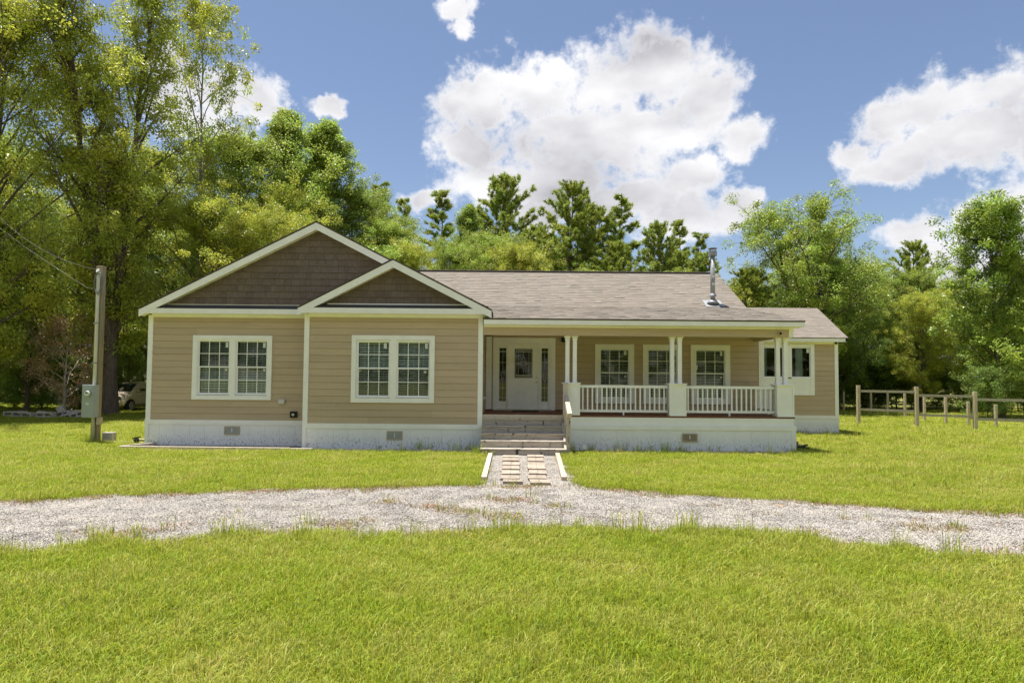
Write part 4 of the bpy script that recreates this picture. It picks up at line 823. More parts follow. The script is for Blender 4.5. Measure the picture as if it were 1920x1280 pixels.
PROF = {'pinec': lambda t: (1 - t) ** .62 * (.6 + .4 * min(1, t * 4)) + .06, 'round': lambda t: math.sin(math.pi * min(1, max(0, t)) ** .75) ** .6, 'tall': lambda t: (math.sin(math.pi * min(1, t) ** .6) ** .5) * (1 - .25 * t),
        'cone': lambda t: (1 - t) ** .8 * (.55 + .45 * min(1, t * 5)), 'dome': lambda t: (1 - max(0, t - .25) ** 2 * 1.5) if t < .95 else .35, 'shrub': lambda t: math.cos(t * math.pi / 2) ** .5}
def make_tree(key, H=16, Rr=4.5, t0=.25, nl=34, prof='round', bark='bark', leaf='leaf_mid', per=110, size=.15, crad=.62, seed=1, pine=False, tr=.24, up=.45, forks=1, subs=4, gap=1.0, lean=0.):
    """returns (trunk mesh, crown mesh) built at true size"""
    g = random.Random(seed); b = MB(); cen = []; rad = []; dirs = []
    stems = []
    for f_ in range(forks):
        pts = []; a = 2 * math.pi * f_ / max(1, forks) + g.random(); x = y_ = 0.
        n = 12
        for i in range(n + 1):
            t_ = i / n
            if i: x += g.gauss(0, .07) * H / 16 + lean * H / n; y_ += g.gauss(0, .07) * H / 16
            s_ = max(0, t_ - .12) * H * .16 if forks > 1 else 0
            pts.append(Vector((x + math.cos(a) * s_, y_ + math.sin(a) * s_, t_ * H * (1 - .07 * f_))))
        rads = [tr * (1 - .93 * (i / n) ** .9) * (1.25 if i == 0 else 1) / (1 if forks == 1 or i < 2 else 1.3) for i in range(n + 1)]
        b.tube(pts, rads, 8, cap=False); stems.append((pts, rads))
    at = lambda pts, t_: pts[min(int(t_ * 12), 11)].lerp(pts[min(int(t_ * 12), 11) + 1], t_ * 12 - min(int(t_ * 12), 11))
    for i in range(nl):
        pts, rads = stems[i % forks]; u_ = (i + g.random()) / nl; t_ = t0 + (1 - t0) * u_ * (.98 if not pine else .99)
        p0 = at(pts, t_ * (.96 if not pine else 1)); az_ = i * 2.39996 + g.uniform(-.4, .4)
        reach = Rr * PROF[prof](u_) * g.uniform(.7, 1.12) / (1 if forks == 1 else 1.25)
        el_ = (up + .75 * u_ + g.uniform(-.15, .2)) if not pine else g.uniform(.05, .3) + .55 * u_
        d = Vector((math.cos(az_) * math.cos(el_), math.sin(az_) * math.cos(el_), math.sin(el_))); ln = max(.5, reach / max(.35, math.cos(el_))); ln = min(ln, reach * 1.5 + .6); ln = max(.4, min(ln, (H * 1.0 - p0.z) / max(.2, math.sin(max(el_, .2))) + .5))
        seg = [p0]; m_ = 5
        for k in range(m_): d = (d + Vector((g.gauss(0, .12), g.gauss(0, .12), g.gauss(.04 if not pine else .05, .08)))).normalized(); d.z = min(d.z, (H * 1.01 - seg[-1].z) / max(.05, ln) * .8) if seg[-1].z + d.z * ln / m_ > H else d.z; seg.append(seg[-1] + d * ln / m_)
        r0 = max(.018, tr * .42 * (1 - t_ * .75)) if not pine else max(.015, tr * .25 * (1 - t_ * .8))
        b.tube(seg, [r0 * (1 - .85 * k / m_) for k in range(m_ + 1)], 5, cap=False)
        if pine:
            cnt = max(4, int(ln * 5.5))
            for k in range(cnt):
                s_ = 1 - (k / cnt) * .72; q = seg[0].lerp(seg[-1], s_) if False else seg[min(int(s_ * m_), m_ - 1)].lerp(seg[min(int(s_ * m_), m_ - 1) + 1], s_ * m_ - min(int(s_ * m_), m_ - 1))
                dd = (d + Vector((g.gauss(0, .6), g.gauss(0, .6), g.uniform(.1, .8)))).normalized(); e = q + dd * g.uniform(.12, .5) * min(1, ln / 2)
                b.tube([q, e], [.012, .007], 3, cap=False); cen.append(tuple(e)); dirs.append(tuple(dd))
                if g.random() < .6: cen.append(tuple(e + Vector((g.gauss(0, .16), g.gauss(0, .16), g.gauss(.03, .12))))); dirs.append(tuple(dd))
        else:
            for k in range(2, m_ + 1):
                if g.random() < .93 * gap:
                    cen.append(tuple(seg[k] + Vector((g.gauss(0, .2), g.gauss(0, .2), g.gauss(.1, .15))))); rad.append(crad * g.uniform(.6, 1.15))
                for s_ in range(subs if k > 2 else subs // 2):
                    if g.random() > gap: continue
                    dd = (d * .4 + Vector((g.gauss(0, .8), g.gauss(0, .8), g.gauss(.15, .5)))).normalized(); e = seg[k] + dd * ln * g.uniform(.15, .38)
                    mid = seg[k].lerp(e, .5) + Vector((0, 0, .05)); b.tube([seg[k], mid, e], [r0 * .35, r0 * .2, .006], 3, cap=False)
                    cen.append(tuple(e)); rad.append(crad * g.uniform(.5, 1.1))
    tb_ = b.build(key + '_trunk', bark); tme = tb_.data; tme.polygons.foreach_set('use_smooth', [True] * len(tme.polygons)); bpy.data.objects.remove(tb_)
    cme_ = needle_mesh(key + '_crown', cen, dirs, leaf, seed) if pine else leaf_mesh(key + '_crown', cen, rad, per, size, leaf, seed)
    return tme, cme_, max(v.co.z for v in cme_.vertices)
V_ = {}
V_['oak_yel'] = make_tree('oak_yel', 16, 4.8, .16, 40, 'round', 'bark', 'leaf_yel', 125, .145, .68, 1)
V_['oak_mid'] = make_tree('oak_mid', 16, 4.6, .20, 40, 'round', 'bark', 'leaf_mid', 125, .145, .66, 2)
V_['oak_dark'] = make_tree('oak_dark', 14, 4.6, .10, 40, 'dome', 'bark', 'leaf_dark', 120, .15, .7, 3)
V_['tall_mid'] = make_tree('tall_mid', 22, 3.3, .13, 66, 'tall', 'bark', 'leaf_yel', 100, .15, .60, 14, forks=2, tr=.36, gap=.74, up=.6, lean=-.055)
V_['airy'] = make_tree('airy', 20, 4.0, .42, 24, 'tall', 'palebark', 'leaf_yel', 70, .17, .50, 5, tr=.2, gap=.55, up=.5)
V_['column'] = make_tree('column', 18, 2.5, .22, 44, 'tall', 'bark', 'leaf_mid', 85, .15, .52, 6, tr=.18, up=.8)
V_['open'] = make_tree('open', 14, 5.6, .24, 48, 'round', 'bark', 'leaf_mid', 90, .14, .55, 7, forks=3, tr=.30, gap=.9, up=.35)
V_['bright'] = make_tree('bright', 12, 3.2, .08, 40, 'tall', 'bark', 'leaf_bright', 85, .16, .55, 8, tr=.16, up=.4, gap=.88)
V_['pine'] = make_tree('pine', 17, 3.0, .22, 90, 'pinec', 'pinebark', 'needle', seed=9, pine=True, tr=.2)
V_['pine_full'] = make_tree('pine_full', 16, 4.0, .12, 120, 'pinec', 'pinebark', 'needle', seed=10, pine=True, tr=.22)
V_['pine_thin'] = make_tree('pine_thin', 16, 1.9, .45, 40, 'cone', 'pinebark', 'needle', seed=12, pine=True, tr=.14)
V_['shrub'] = make_tree('shrub', 3, 1.7, .02, 26, 'shrub', 'bark', 'leaf_bright', 75, .10, .36, 13, tr=.05, up=.6, subs=2)
V_['dark_shrub'] = make_tree('dark_shrub', 4, 2.3, .02, 26, 'shrub', 'bark', 'leaf_dark', 80, .13, .46, 15, tr=.06, up=.5, subs=2)
V_['dead'] = make_tree('dead', 5, 2.4, .08, 26, 'round', 'bargrey', 'deadleaf', 36, .11, .45, 16, tr=.09, up=.3, subs=3, gap=.7)
def plant(name, var, x, y_, h, wf, label, cat='tree', group=None, rz=0.):
    tm, cmm, H = V_[var]; s = h / H
    r = empty(name, (x, y_, -.03), rz, label=label, cat=cat, group=group); r.scale = (s * wf, s * wf, s)
    inst(tm, 'trunk', r, (0, 0, 0)); inst(cmm, 'crown', r, (0, 0, 0))
    return r
TREES = [
 ('oak_tree', 'oak_yel', -22.6, 27.5, 20.5, .85, 'large yellow-green oak filling the left edge of the picture', 0.3),
 ('oak_tree', 'tall_mid', -19.5, 31.2, 24.5, .86, 'tall twin-stemmed tree with pale upper trunks, thick dark base right of the meter pole', 1.0),
 ('tall_tree', 'airy', -18.0, 36, 24.6, .72, 'tall open-crowned tree with sparse foliage against the cloud on the left', 2.2),
 ('oak_tree', 'oak_yel', -25.6, 44, 19.6, 1.1, 'broad yellow-green oak behind the tall twin-stemmed tree', 2.0),
 ('broadleaf_tree', 'oak_mid', -17.4, 40, 18.5, .95, 'dense green tree at mid left, right of the open-crowned tree', .7),
 ('broadleaf_tree', 'column', -15.9, 43, 20.2, 1.1, 'slender upright green tree above the left gable slope', 1.2),
 ('broadleaf_tree', 'column', -13.4, 44.5, 20.6, 1.2, 'slender upright tree, tallest near the big gable peak', 3.4),
 ('broadleaf_tree', 'oak_mid', -11.2, 47, 17.2, .75, 'green tree whose top steps down right of the tallest slender tree', 4.1),
 ('oak_tree', 'oak_yel', -12.4, 34, 11.8, .95, 'small yellow-leaved oak just behind the big gable peak', 4.5),
 ('oak_tree', 'oak_yel', -16.3, 33.5, 12.4, 1.15, 'yellowish oak behind the left roof slope of the big gable', 5.2),
 ('broadleaf_tree', 'oak_mid', -8.8, 45, 14.0, .85, 'green tree right of the big gable peak', 1.9),
 ('pine_tree', 'pine_thin', -10.9, 54, 18.8, 1.2, 'small pointed pine top poking above the trees right of the big gable', .2),
 ('pine_tree', 'pine_thin', -9.2, 53, 17.2, 1.2, 'second pointed pine top beside the first, a little lower', 1.2),
 ('broadleaf_tree', 'oak_yel', -6.9, 41, 11.6, .9, 'yellow-green tree above the small gable', 2.8),
 ('pine_tree', 'pine_thin', -6.75, 55, 18.6, 1.5, 'slim pine standing against the blue sky left of the big cloud', 2.2),
 ('broadleaf_tree', 'column', -3.7, 50, 16.0, .9, 'narrow leafy tree left of the tallest centre pine', 2.9),
 ('pine_tree', 'pine_full', -.7, 52, 19.1, 1.15, 'tallest pine over the middle of the roof ridge', .9),
 ('broadleaf_tree', 'oak_yel', .4, 42, 11.9, .95, 'rounded yellow-green tree below the tallest centre pine', .4),
 ('broadleaf_tree', 'oak_mid', -3.4, 42, 11.4, .95, 'green tree at the left end of the main ridge', 3.4),
 ('pine_tree', 'pine_full', 4.6, 47, 16.8, 1.15, 'full dark pine right of the tallest centre pine', 3.1),
 ('pine_tree', 'pine_full', 6.6, 49, 15.6, 1.2, 'pine close behind the right side of the full dark pine', 2.1),
 ('pine_tree', 'pine_thin', 8.7, 50, 16.8, 1.7, 'thin-crowned pine with bare limbs above the right part of the ridge', 4.1),
 ('pine_tree', 'pine_full', 10.3, 46, 13.6, 1.0, 'lower rounded pine between the thin pine and the flue', 5.3),
 ('pine_tree', 'pine_thin', 14.0, 55, 16.1, 1.4, 'narrow pine left of the roof flue', 1.6),
 ('pine_tree', 'pine_thin', 16.0, 55.5, 15.2, 1.4, 'narrow pine seen just behind the roof flue', 2.6),
 ('pine_tree', 'pine_full', 12.2, 47, 11.8, 1.2, 'low pine behind the right end of the ridge', .6),
 ('pine_tree', 'pine_full', 15.6, 42, 9.6, 1.3, 'low bushy pine right of the roof flue', 1.4),
 ('pine_tree', 'pine', 17.8, 47, 10.5, 1.3, 'low pine between the bushy pine and the spreading tree', 3.3),
 ('spreading_tree', 'open', 18.7, 40, 14.2, 1.12, 'wide spreading tree with dark forked trunks right of the house', 2.0),
 ('broadleaf_tree', 'oak_dark', 21.8, 43, 10.8, .85, 'dark dense tree below the right limbs of the spreading tree', .5),
 ('broadleaf_tree', 'oak_mid', 24.8, 45, 11.2, .8, 'green tree left of the pine at the right', 1.5),
 ('pine_tree', 'pine_full', 29.2, 46, 12.4, 1.1, 'pine rising over the woodland edge at the right', 2.5),
 ('broadleaf_tree', 'oak_yel', 26.6, 41.5, 8.6, .95, 'low yellow-green tree at the woodland edge behind the fence', 3.5),
 ('broadleaf_tree', 'oak_yel', 29.6, 42, 9.2, 1.0, 'second low yellow-green tree, nearer the right edge', 5.5),
 ('broadleaf_tree', 'bright', 26.0, 34, 12.4, 1.0, 'tall bright green tree near the right edge of the picture', .8),
 ('broadleaf_tree', 'bright', 28.9, 36, 9.4, 1.1, 'bright green tree at the far right edge', 2.8),
 ('broadleaf_tree', 'oak_dark', 19.6, 45, 8.6, .9, 'dark tree right behind the side wing roof', 3.8),
 ('cedar_tree', 'oak_dark', -24.9, 33, 11.2, .62, 'dark green tree low at the left edge above the concrete heap', .8),
 ('cedar_tree', 'oak_dark', -21.6, 36, 9.2, .60, 'dark green tree behind the meter pole', 2.8),
 ('broadleaf_tree', 'oak_mid', -27.5, 34, 15.5, .85, 'mid green tree behind the oak at the left edge', 4.8),
 ('broadleaf_tree', 'oak_dark', -16.0, 38, 8.5, .7, 'dark low tree behind the parked car', 1.8),
 ('broadleaf_tree', 'oak_mid', -24.6, 30.2, 10.8, .8, 'leafy mid green tree left of the meter pole above the concrete heap', 1.6),
 ('broadleaf_tree', 'bright', -26.8, 31.5, 9.5, 1.2, 'bright green tree cut by the left edge of the picture', 2.6),
 ('broadleaf_tree', 'oak_mid', -19.0, 41.5, 10.8, .85, 'mid green tree standing over the roof of the parked car', 3.6),
 ('broadleaf_tree', 'oak_yel', -25.4, 37.8, 13.5, .75, 'yellow-green tree just left of the meter pole top', 5.6),
 ('broadleaf_tree', 'oak_mid', 5.8, 41, 9.4, 1.0, 'low green tree at the foot of the full dark pine', 3.1),
 ('broadleaf_tree', 'oak_mid', 9.8, 42, 9.6, 1.0, 'low green tree under the thin-crowned pine', 5.1),
 ('broadleaf_tree', 'oak_yel', -14.4, 40, 15.0, .9, 'yellow-green tree above the middle of the left roof slope', 2.9),
 ('broadleaf_tree', 'oak_mid', 28.6, 45, 10.6, .85, 'green tree filling the dip between the right-hand pine and the bright tree', .9),
 ('broadleaf_tree', 'oak_mid', 20.6, 46.5, 12.0, .8, 'green tree behind the middle of the spreading tree', 2.9),
 ('pine_tree', 'pine_full', 14.6, 50, 12.0, 1.2, 'mid-height pine directly left of the flue top', 4.9),
 ('pine_tree', 'pine_full', 1.9, 54, 15.4, 1.1, 'pine behind the gap right of the tallest centre pine', 5.9),
 ('pine_tree', 'pine_full', 7.2, 43, 11.5, 1.2, 'low rounded pine below the thin-crowned pine over the ridge', 2.6),
 ('pine_tree', 'pine_full', 2.7, 44, 11.8, 1.15, 'low pine between the tallest centre pine and the full dark pine', 1.7),
 ('broadleaf_tree', 'oak_yel', 12.6, 41, 8.8, 1.1, 'low yellow-green tree behind the right end of the ridge', 1.1),
 ('broadleaf_tree', 'oak_mid', -1.6, 45, 13.0, .9, 'green tree left of the trunk of the tallest centre pine', 2.1),
 ('broadleaf_tree', 'bright', -8.6, 40, 10.4, 1.4, 'bright green tree directly above the peak of the small gable', 2.1),
 ('broadleaf_tree', 'oak_mid', 22.6, 47, 12.2, .8, 'green tree behind the right limbs of the spreading tree', 4.4),
 ('broadleaf_tree', 'oak_dark', -18.8, 40, 10.5, .9, 'dark green tree behind the left eave of the house', 4.4),
 ('broadleaf_tree', 'oak_mid', -24.5, 46, 15.5, .9, 'green tree far back between the left oaks', 3.8),
]
for n_, v_, x, y_, h_, wf, lb, rz in TREES: plant(n_, v_, x, y_, h_, wf, lb, rz=rz)
plant('dead_bush', 'dead', -21.3, 30.6, 5.0, .95, 'reddish brown dead bush with bare grey twigs left of the meter pole', 'bush')
plant('bush', 'dark_shrub', 24.1, 32.5, 3.1, .85, 'rounded dark green bush behind the right end of the fence', 'bush')
q = MB(); q.tube([(-21.6, 31.3, 3.0), (-21.4, 31.2, 3.6), (-21.3, 31.1, 4.3), (-20.9, 31.1, 4.9), (-20.8, 31.1, 5.5), (-21.3, 31.2, 6.1), (-22.3, 31.3, 6.4)], [.05, .055, .06, .055, .045, .035, .015], 6)
q.tube([(-21.35, 31.1, 4.3), (-22.2, 31.2, 4.2), (-22.9, 31.4, 4.4)], [.035, .02, .008], 5); q.tube([(-20.8, 31.1, 5.6), (-20.3, 31.2, 5.7)], [.03, .008], 5)
tag(q.build('hanging_dead_branch', 'bargrey'), 'bare crooked grey dead branch caught in the trees at the left', 'branch')
rg = random.Random(21); gi = 0
lt = ['leafy green undergrowth shrub standing along the right woodland edge', 'leafy green undergrowth shrub standing along the left woodland edge', 'undergrowth shrub behind the parked car and pole']
for i in range(30):
    x = 13.5 + i * .72 + rg.uniform(-.4, .4); plant('shrub', rg.choice(['dark_shrub', 'dark_shrub', 'shrub']), x, 45.0 + rg.uniform(-1.2, 2.2) - max(0, x - 24) * .3, rg.uniform(2.2, 4.2), rg.uniform(.8, 1.2), lt[0], 'shrub', 'shrubs along the right woodland edge', rg.uniform(0, 6))
for i in range(16):
    x = -31.5 + i * 1.05 + rg.uniform(-.4, .4); plant('shrub', rg.choice(['dark_shrub', 'dark_shrub', 'shrub']), x, 35.8 + rg.uniform(-.8, 1.4) + (3 if x > -22.4 else 0), rg.uniform(2.2, 3.9), rg.uniform(.8, 1.15), lt[1], 'shrub', 'shrubs along the left woodland edge', rg.uniform(0, 6))

# ---- instanced cover (grass, stones, far wood): one object each, geometry nodes on seeded points
def src_collection(name, meshes):
    c = bpy.data.collections.new(name)
    for i, me in enumerate(meshes): c.objects.link(bpy.data.objects.new('%s_%02d' % (name, i), me))
    return c
def scatter(name, pts, rot, scl, idx, coll, kind='stuff', label=None, cat=None):
    me = bpy.data.meshes.new(name); n = len(pts); me.vertices.add(n); me.vertices.foreach_set('co', np.asarray(pts, dtype=np.float32).ravel())
    for nm, ty, arr, key in (('rot', 'FLOAT_VECTOR', rot, 'vector'), ('scl', 'FLOAT_VECTOR', scl, 'vector'), ('idx', 'INT', idx, 'value')):
        a = me.attributes.new(nm, ty, 'POINT'); a.data.foreach_set(key, np.asarray(arr, dtype=np.float32 if ty != 'INT' else np.int32).ravel())
    o = bpy.data.objects.new(name, me); COL.objects.link(o)
    ng = bpy.data.node_groups.new(name + '_nodes', 'GeometryNodeTree'); ng.interface.new_socket('Geometry', in_out='INPUT', socket_type='NodeSocketGeometry'); ng.interface.new_socket('Geometry', in_out='OUTPUT', socket_type='NodeSocketGeometry')
    nn = ng.nodes; gi_ = nn.new('NodeGroupInput'); go = nn.new('NodeGroupOutput'); ip = nn.new('GeometryNodeInstanceOnPoints'); ci = nn.new('GeometryNodeCollectionInfo')
    ci.inputs['Collection'].default_value = coll; ci.inputs['Separate Children'].default_value = True; ci.inputs['Reset Children'].default_value = True
    def at(nm, ty): a = nn.new('GeometryNodeInputNamedAttribute'); a.data_type = ty; a.inputs['Name'].default_value = nm; return a.outputs['Attribute']
    er = nn.new('FunctionNodeEulerToRotation'); lk = ng.links.new
    lk(gi_.outputs[0], ip.inputs['Points']); lk(ci.outputs[0], ip.inputs['Instance']); ip.inputs['Pick Instance'].default_value = True
    lk(at('idx', 'INT'), ip.inputs['Instance Index']); lk(at('rot', 'FLOAT_VECTOR'), er.inputs[0]); lk(er.outputs[0], ip.inputs['Rotation']); lk(at('scl', 'FLOAT_VECTOR'), ip.inputs['Scale'])
    lk(ip.outputs[0], go.inputs[0]); md = o.modifiers.new('scatter', 'NODES'); md.node_group = ng
    return tag(o, label, cat, None, kind)
G = np.random.default_rng(77)
def blades(name, n, rad, hmin, hmax, wd, m, seed, lean=.5, pale=.12):
    g = np.random.default_rng(seed); a = g.uniform(0, 6.283, n); r_ = rad * np.sqrt(g.random(n)); base = np.stack([r_ * np.cos(a), r_ * np.sin(a), np.zeros(n)], 1)
    h_ = g.uniform(hmin, hmax, n); th = g.uniform(0, 6.283, n); ln = np.abs(g.normal(0, lean, n)); d = np.stack([np.cos(th), np.sin(th), np.zeros(n)], 1); sd = np.stack([-np.sin(th + .6), np.cos(th + .6), np.zeros(n)], 1)
    up_ = np.array([0, 0, 1.]); P1 = base + d * (h_ * ln * .22)[:, None] + up_ * (h_ * .5)[:, None]; P2 = base + d * (h_ * ln * .62)[:, None] + up_ * (h_ * .85)[:, None]; P3_ = base + d * (h_ * ln * 1.15)[:, None] + up_ * (h_ * (1 - .25 * np.clip(ln, 0, 2)))[:, None]
    w_ = (wd * g.uniform(.7, 1.3, n))[:, None]
    V = np.stack([base - sd * w_, base + sd * w_, P1 + sd * w_ * .9, P1 - sd * w_ * .9, P2 + sd * w_ * .65, P2 - sd * w_ * .65, P3_ + sd * w_ * .1, P3_ - sd * w_ * .1], 1).reshape(-1, 3)
    k = np.arange(n)[:, None] * 8; F = np.concatenate([k + np.array([[0, 1, 2, 3]]), k + np.array([[3, 2, 4, 5]]), k + np.array([[5, 4, 6, 7]])], 0)
    cl = g.uniform(.5, 1.4, n); wv = g.uniform(-.15, .18, n); C = np.stack([cl * (1 + wv), cl, cl * (1 - wv), np.ones(n)], 1)
    pi_ = g.random(n) < pale; C[pi_] = C[pi_] * np.array([1.75, 1.45, 3.6, 1]); C = np.repeat(C, 8, 0)
    return np_mesh(name, V, F, [m], C)
clumps = [blades('clump%d' % i, 50, .14, .035, .115, .0026, 'grass', 100 + i, lean=.8) for i in range(5)] + [blades('tall%d' % i, 30, .15, .08, .17, .0024, 'grass', 120 + i, lean=.55, pale=.25) for i in range(3)]
CG = src_collection('grass_clump', clumps)
def inside_house(x, y_):
    m = (x > -9.95) & (x < -5.4) & (y_ > 17.4) & (y_ < 28.5); m |= (x > -5.5) & (x < 7.45) & (y_ > 16.7) & (y_ < 28.5); m |= (x > 7.4) & (x < 11.75) & (y_ > 23.06) & (y_ < 27)
    m |= (x > -9.85) & (x < -5.4) & (y_ > 16.42); m &= (y_ < 28.5)
    m |= (x > -10.1) & (x < -.5) & (y_ > 16.02) & (y_ < 16.9)
    m |= (x > 1.5) & (x < 7.15) & (y_ > 16.36) & (y_ < 16.9); m |= (x > -.55) & (x < 1.18) & (y_ > 10.8) & (y_ < 16.5); m |= (x > -.78) & (x < 1.46) & (y_ > 15.7) & (y_ < 17)
    return m
def edge_noise(x, k): return .10 * np.sin(x * 2.3 + k) + .08 * np.sin(x * 5.9 + 2 * k) + .05 * np.sin(x * 13 + k)
def on_drive(x, y_, pad=0.):
    lo = np.interp(x, NX, NY) + edge_noise(x, 1.) ; hi = np.interp(x, FX, FY) + edge_noise(x, 4.) * .5
    return (y_ > lo + pad) & (y_ < hi - pad)
def field(n, y0, y1, dens_fn, margin=1.0):
    y_ = G.uniform(y0, y1, n * 1); hw = y_ * .98 + 2.0 * margin; x = G.uniform(-1, 1, n) * (y1 * .98 + 2); keep = np.abs(x) < hw
    return x[keep], y_[keep]
# density falls off with distance: split in bands
PX_, PY_ = [], []
for y0, y1, dn in ((2.6, 5.5, 200), (5.5, 8.4, 165), (8.4, 12.5, 105), (12.5, 18.5, 70), (18.5, 28, 30), (28, 46, 13)):
    W_ = (y1 * .98 + 2) * 2; n = int(W_ * (y1 - y0) * dn); x = G.uniform(-W_ / 2, W_ / 2, n); y_ = G.uniform(y0, y1, n); k = np.abs(x) < y_ * .9 + 1.6; PX_.append(x[k]); PY_.append(y_[k])
x = np.concatenate(PX_); y_ = np.concatenate(PY_)
keep = ~on_drive(x, y_, .0) & ~inside_house(x, y_)
for sx_, sy_, sa, sb in SAND: keep &= ((x - sx_) / (sa * .9)) ** 2 + ((y_ - sy_) / (sb * .85)) ** 2 > 1
x, y_ = x[keep], y_[keep]; n = len(x)
patch = np.sin(x * .9 + 1.3 * np.sin(y_ * .7)) + np.sin(y_ * 1.7 + np.sin(x * .6)) + G.normal(0, .6, n)
meadow = (x > 6.5) & (y_ > 11) & (patch > -.3)
idx = np.where((meadow & (G.random(n) < .6)) | (G.random(n) < .07), G.integers(5, 8, n), G.integers(0, 5, n))
sc0 = np.interp(y_, [3, 8, 16, 30, 46], [.85, 1.0, 1.25, 2.0, 3.0]) * G.uniform(.75, 1.25, n)
zs = np.interp(y_, [3, 8, 16, 30, 46], [.95, .95, .95, 1.0, 1.3]) * G.uniform(.7, 1.2, n) * (1 + .12 * np.clip(patch, -2, 2))
near_edge = (y_ < np.interp(x, NX, NY) + .1) & (y_ > np.interp(x, NX, NY) - .35); zs = np.where(near_edge & (G.random(n) < .5), zs * 1.25, zs)
scatter('lawn_grass', np.stack([x, y_, np.zeros(n)], 1), np.stack([np.zeros(n), np.zeros(n), G.uniform(0, 6.283, n)], 1), np.stack([sc0, sc0, zs], 1), idx, CG, label='bright green unmown lawn grass round the house and drive', cat='grass')
print('grass clumps', n)
# taller tufts by the steps, skirting and at the drive edge
# stones
def stone_mesh(name, n, rad, seed, s0, s1):
    g = np.random.default_rng(seed); tv = np.array([(1, 0, 0), (-1, 0, 0), (0, 1, 0), (0, -1, 0), (0, 0, 1), (0, 0, -1)], float); tf = np.array([(0, 2, 4), (2, 1, 4), (1, 3, 4), (3, 0, 4), (2, 0, 5), (1, 2, 5), (3, 1, 5), (0, 3, 5)])
    V = []; F = []; C = []
    for i in range(n):
        s = g.uniform(s0, s1) * g.uniform(.5, 1, 3) * np.array([1, 1, .7]); a = g.uniform(0, 6.28); v = tv * s * g.uniform(.75, 1.25, (6, 1)); t_ = g.uniform(-.5, .5); ca_, sa_ = math.cos(a), math.sin(a)
        v = v @ np.array([[ca_, sa_, 0], [-sa_, ca_, 0], [0, 0, 1]]) @ np.array([[1, 0, 0], [0, math.cos(t_), math.sin(t_)], [0, -math.sin(t_), math.cos(t_)]])
        r_ = rad * math.sqrt(g.random()); b = g.uniform(0, 6.28); v += np.array([r_ * math.cos(b), r_ * math.sin(b), s[2] * .35]); V.append(v); F.append(tf + 6 * i)
        c = g.choice([.5, .85, .95, 1.05, 1.1, 1.2]) * g.uniform(.85, 1.15); w_ = g.uniform(-.04, .07); C.append(np.repeat([[c * (1 + w_), c, c * (1 - w_), 1]], 6, 0))
    return np_mesh(name, np.concatenate(V), np.concatenate(F), ['stone'], np.concatenate(C))
CS = src_collection('stone_clump', [stone_mesh('stones%d' % i, 80, .16, 300 + i, .006, .018) for i in range(5)])
n = 26000; x = G.uniform(-13, 13, n); y_ = G.uniform(1.5, 11.3, n); k = on_drive(x, y_, -.06) & (np.abs(x) < y_ * .9 + 1.6); x, y_ = x[k], y_[k]
xa = G.uniform(-.45, 1.15, 900); ya = G.uniform(10.9, 15.75, 900)
xb = np.concatenate([G.uniform(-9.85, -.65, 900), G.uniform(-9.6, -5.5, 500), G.uniform(1.5, 7.1, 450)]); yb = np.concatenate([G.uniform(16.42, 16.76, 900), G.uniform(16.7, 17.4, 500), G.uniform(16.54, 16.76, 450)])
xs = np.concatenate([x, xa, xb]); ys = np.concatenate([y_, ya, yb]); n = len(xs); s = G.uniform(.7, 1.25, n)
scatter('gravel', np.stack([xs, ys, np.full(n, .010)], 1), np.stack([np.zeros(n), np.zeros(n), G.uniform(0, 6.283, n)], 1), np.stack([s, s, s], 1), G.integers(0, 5, n), CS, label='loose pale grey gravel stones on the drive, path and beds', cat='gravel')
print('stones', n)
# weeds in the drive
wd_ = src_collection('weed_clump', [blades('weed%d' % i, 26, .16, .012, .05, .004, 'weed', 400 + i, lean=1.2, pale=.2) for i in range(3)] + [blades('weedg%d' % i, 14, .09, .06, .16, .003, 'grass', 420 + i, lean=.6) for i in range(2)])
n = 16000; x = G.uniform(-11, 11, n); y_ = G.uniform(2, 11.2, n); k = on_drive(x, y_, -.1)
v = np.sin(x * 1.7 + np.sin(y_ * 2.1) * 1.5) * np.sin(y_ * 2.6 + x * .8 + 1) + .45 * np.sin(x * 4.1 + 2) * np.sin(y_ * 5.3)
dn_ = np.interp(x, NX, NY); df_ = np.interp(x, FX, FY); edge = np.minimum(y_ - dn_, df_ - y_)
k &= (v > .74) | ((edge < .22) & (v > .0)) | ((edge < .1)) | (G.random(len(x)) < .008); x, y_ = x[k], y_[k]; n = len(x); s = G.uniform(.6, 1.3, n)
scatter('drive_weeds', np.stack([x, y_, np.full(n, .012)], 1), np.stack([np.zeros(n), np.zeros(n), G.uniform(0, 6.283, n)], 1), np.stack([s, s, s * G.uniform(.6, 1.2, n)], 1), np.where(G.random(n) < .8, G.integers(0, 3, n), G.integers(3, 5, n)), wd_, label='low brown and green weeds creeping over the gravel drive', cat='weeds')
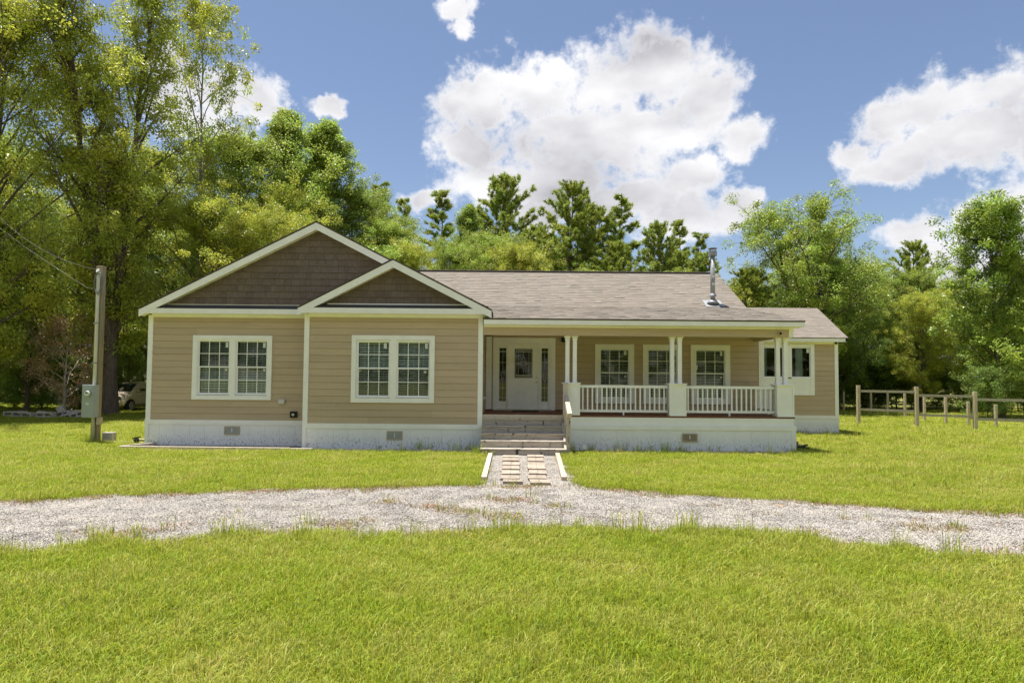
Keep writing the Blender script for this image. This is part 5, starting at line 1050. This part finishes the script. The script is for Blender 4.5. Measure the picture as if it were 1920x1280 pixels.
# tall tufts
tuf = src_collection('tuft', [blades('tuft%d' % i, 30, .10, .16, .42, .003, 'grass', 440 + i, lean=.3, pale=.35) for i in range(3)])
tx = np.concatenate([G.uniform(-1.0, -.5, 10), G.uniform(1.35, 2.1, 8), G.uniform(-3.6, -.8, 16), G.uniform(2.2, 7.2, 26), G.uniform(-11.8, -11.2, 8), G.uniform(-6, 5, 46), G.uniform(8, 22, 260)])
ty = np.concatenate([G.uniform(15.6, 16.15, 10), G.uniform(16.3, 16.6, 8), G.uniform(16.1, 16.7, 16), G.uniform(16.25, 16.7, 26), G.uniform(17.4, 17.9, 8), np.zeros(46), G.uniform(18, 31, 260)])
ty[68:114] = np.interp(tx[68:114], NX, NY) + G.uniform(-.1, .1, 46); n = len(tx); s = G.uniform(.5, 1.1, n)
scatter('tall_grass', np.stack([tx, ty, np.zeros(n)], 1), np.stack([np.zeros(n), np.zeros(n), G.uniform(0, 6.28, n)], 1), np.stack([s, s, s * .8], 1), G.integers(0, 3, n), tuf, label='taller grass tufts at the steps, skirting and drive edge', cat='grass')
# far wood
wood = bpy.data.collections.new('wood_tree')
both = []
for kk in ('oak_mid', 'oak_dark', 'oak_yel', 'pine_full'):
    both.append(V_[kk][1])
for i, me in enumerate(both): wood.objects.link(bpy.data.objects.new('wood_%02d' % i, me))
pts = []
for i in range(30):
    pts.append((-64 + i * 4.4 + G.uniform(-1, 1), G.uniform(58, 70), 0, G.uniform(.78, .95) if -12 < -64 + i * 4.4 < 26 else G.uniform(.62, .78)))
for i in range(14): pts.append((15 + i * 2.2 + G.uniform(-.6, .6), G.uniform(49, 53), 0, G.uniform(.42, .58)))
for i in range(10): pts.append((-40 + i * 2.6 + G.uniform(-.6, .6), G.uniform(46, 52), 0, G.uniform(.7, .9)))
for i in range(26): pts.append((-58 + i * 4.6 + G.uniform(-1, 1), G.uniform(-34, -26), 0, G.uniform(.8, 1.05)))     # the wood across the road, mirrored in the panes
for i in range(10): pts.append((-46 - G.uniform(0, 8), -20 + i * 7, 0, .9)); pts.append((46 + G.uniform(0, 8), -20 + i * 7, 0, .8))
pts = np.array(pts); n = len(pts); s = pts[:, 3]
scatter('woodland', pts[:, :3] - np.array([0, 0, .8]), np.stack([np.zeros(n), np.zeros(n), G.uniform(0, 6.28, n)], 1), np.stack([s, s, s], 1), G.integers(0, 4, n), wood, label='far woodland closing the view behind the yard', cat='woodland')
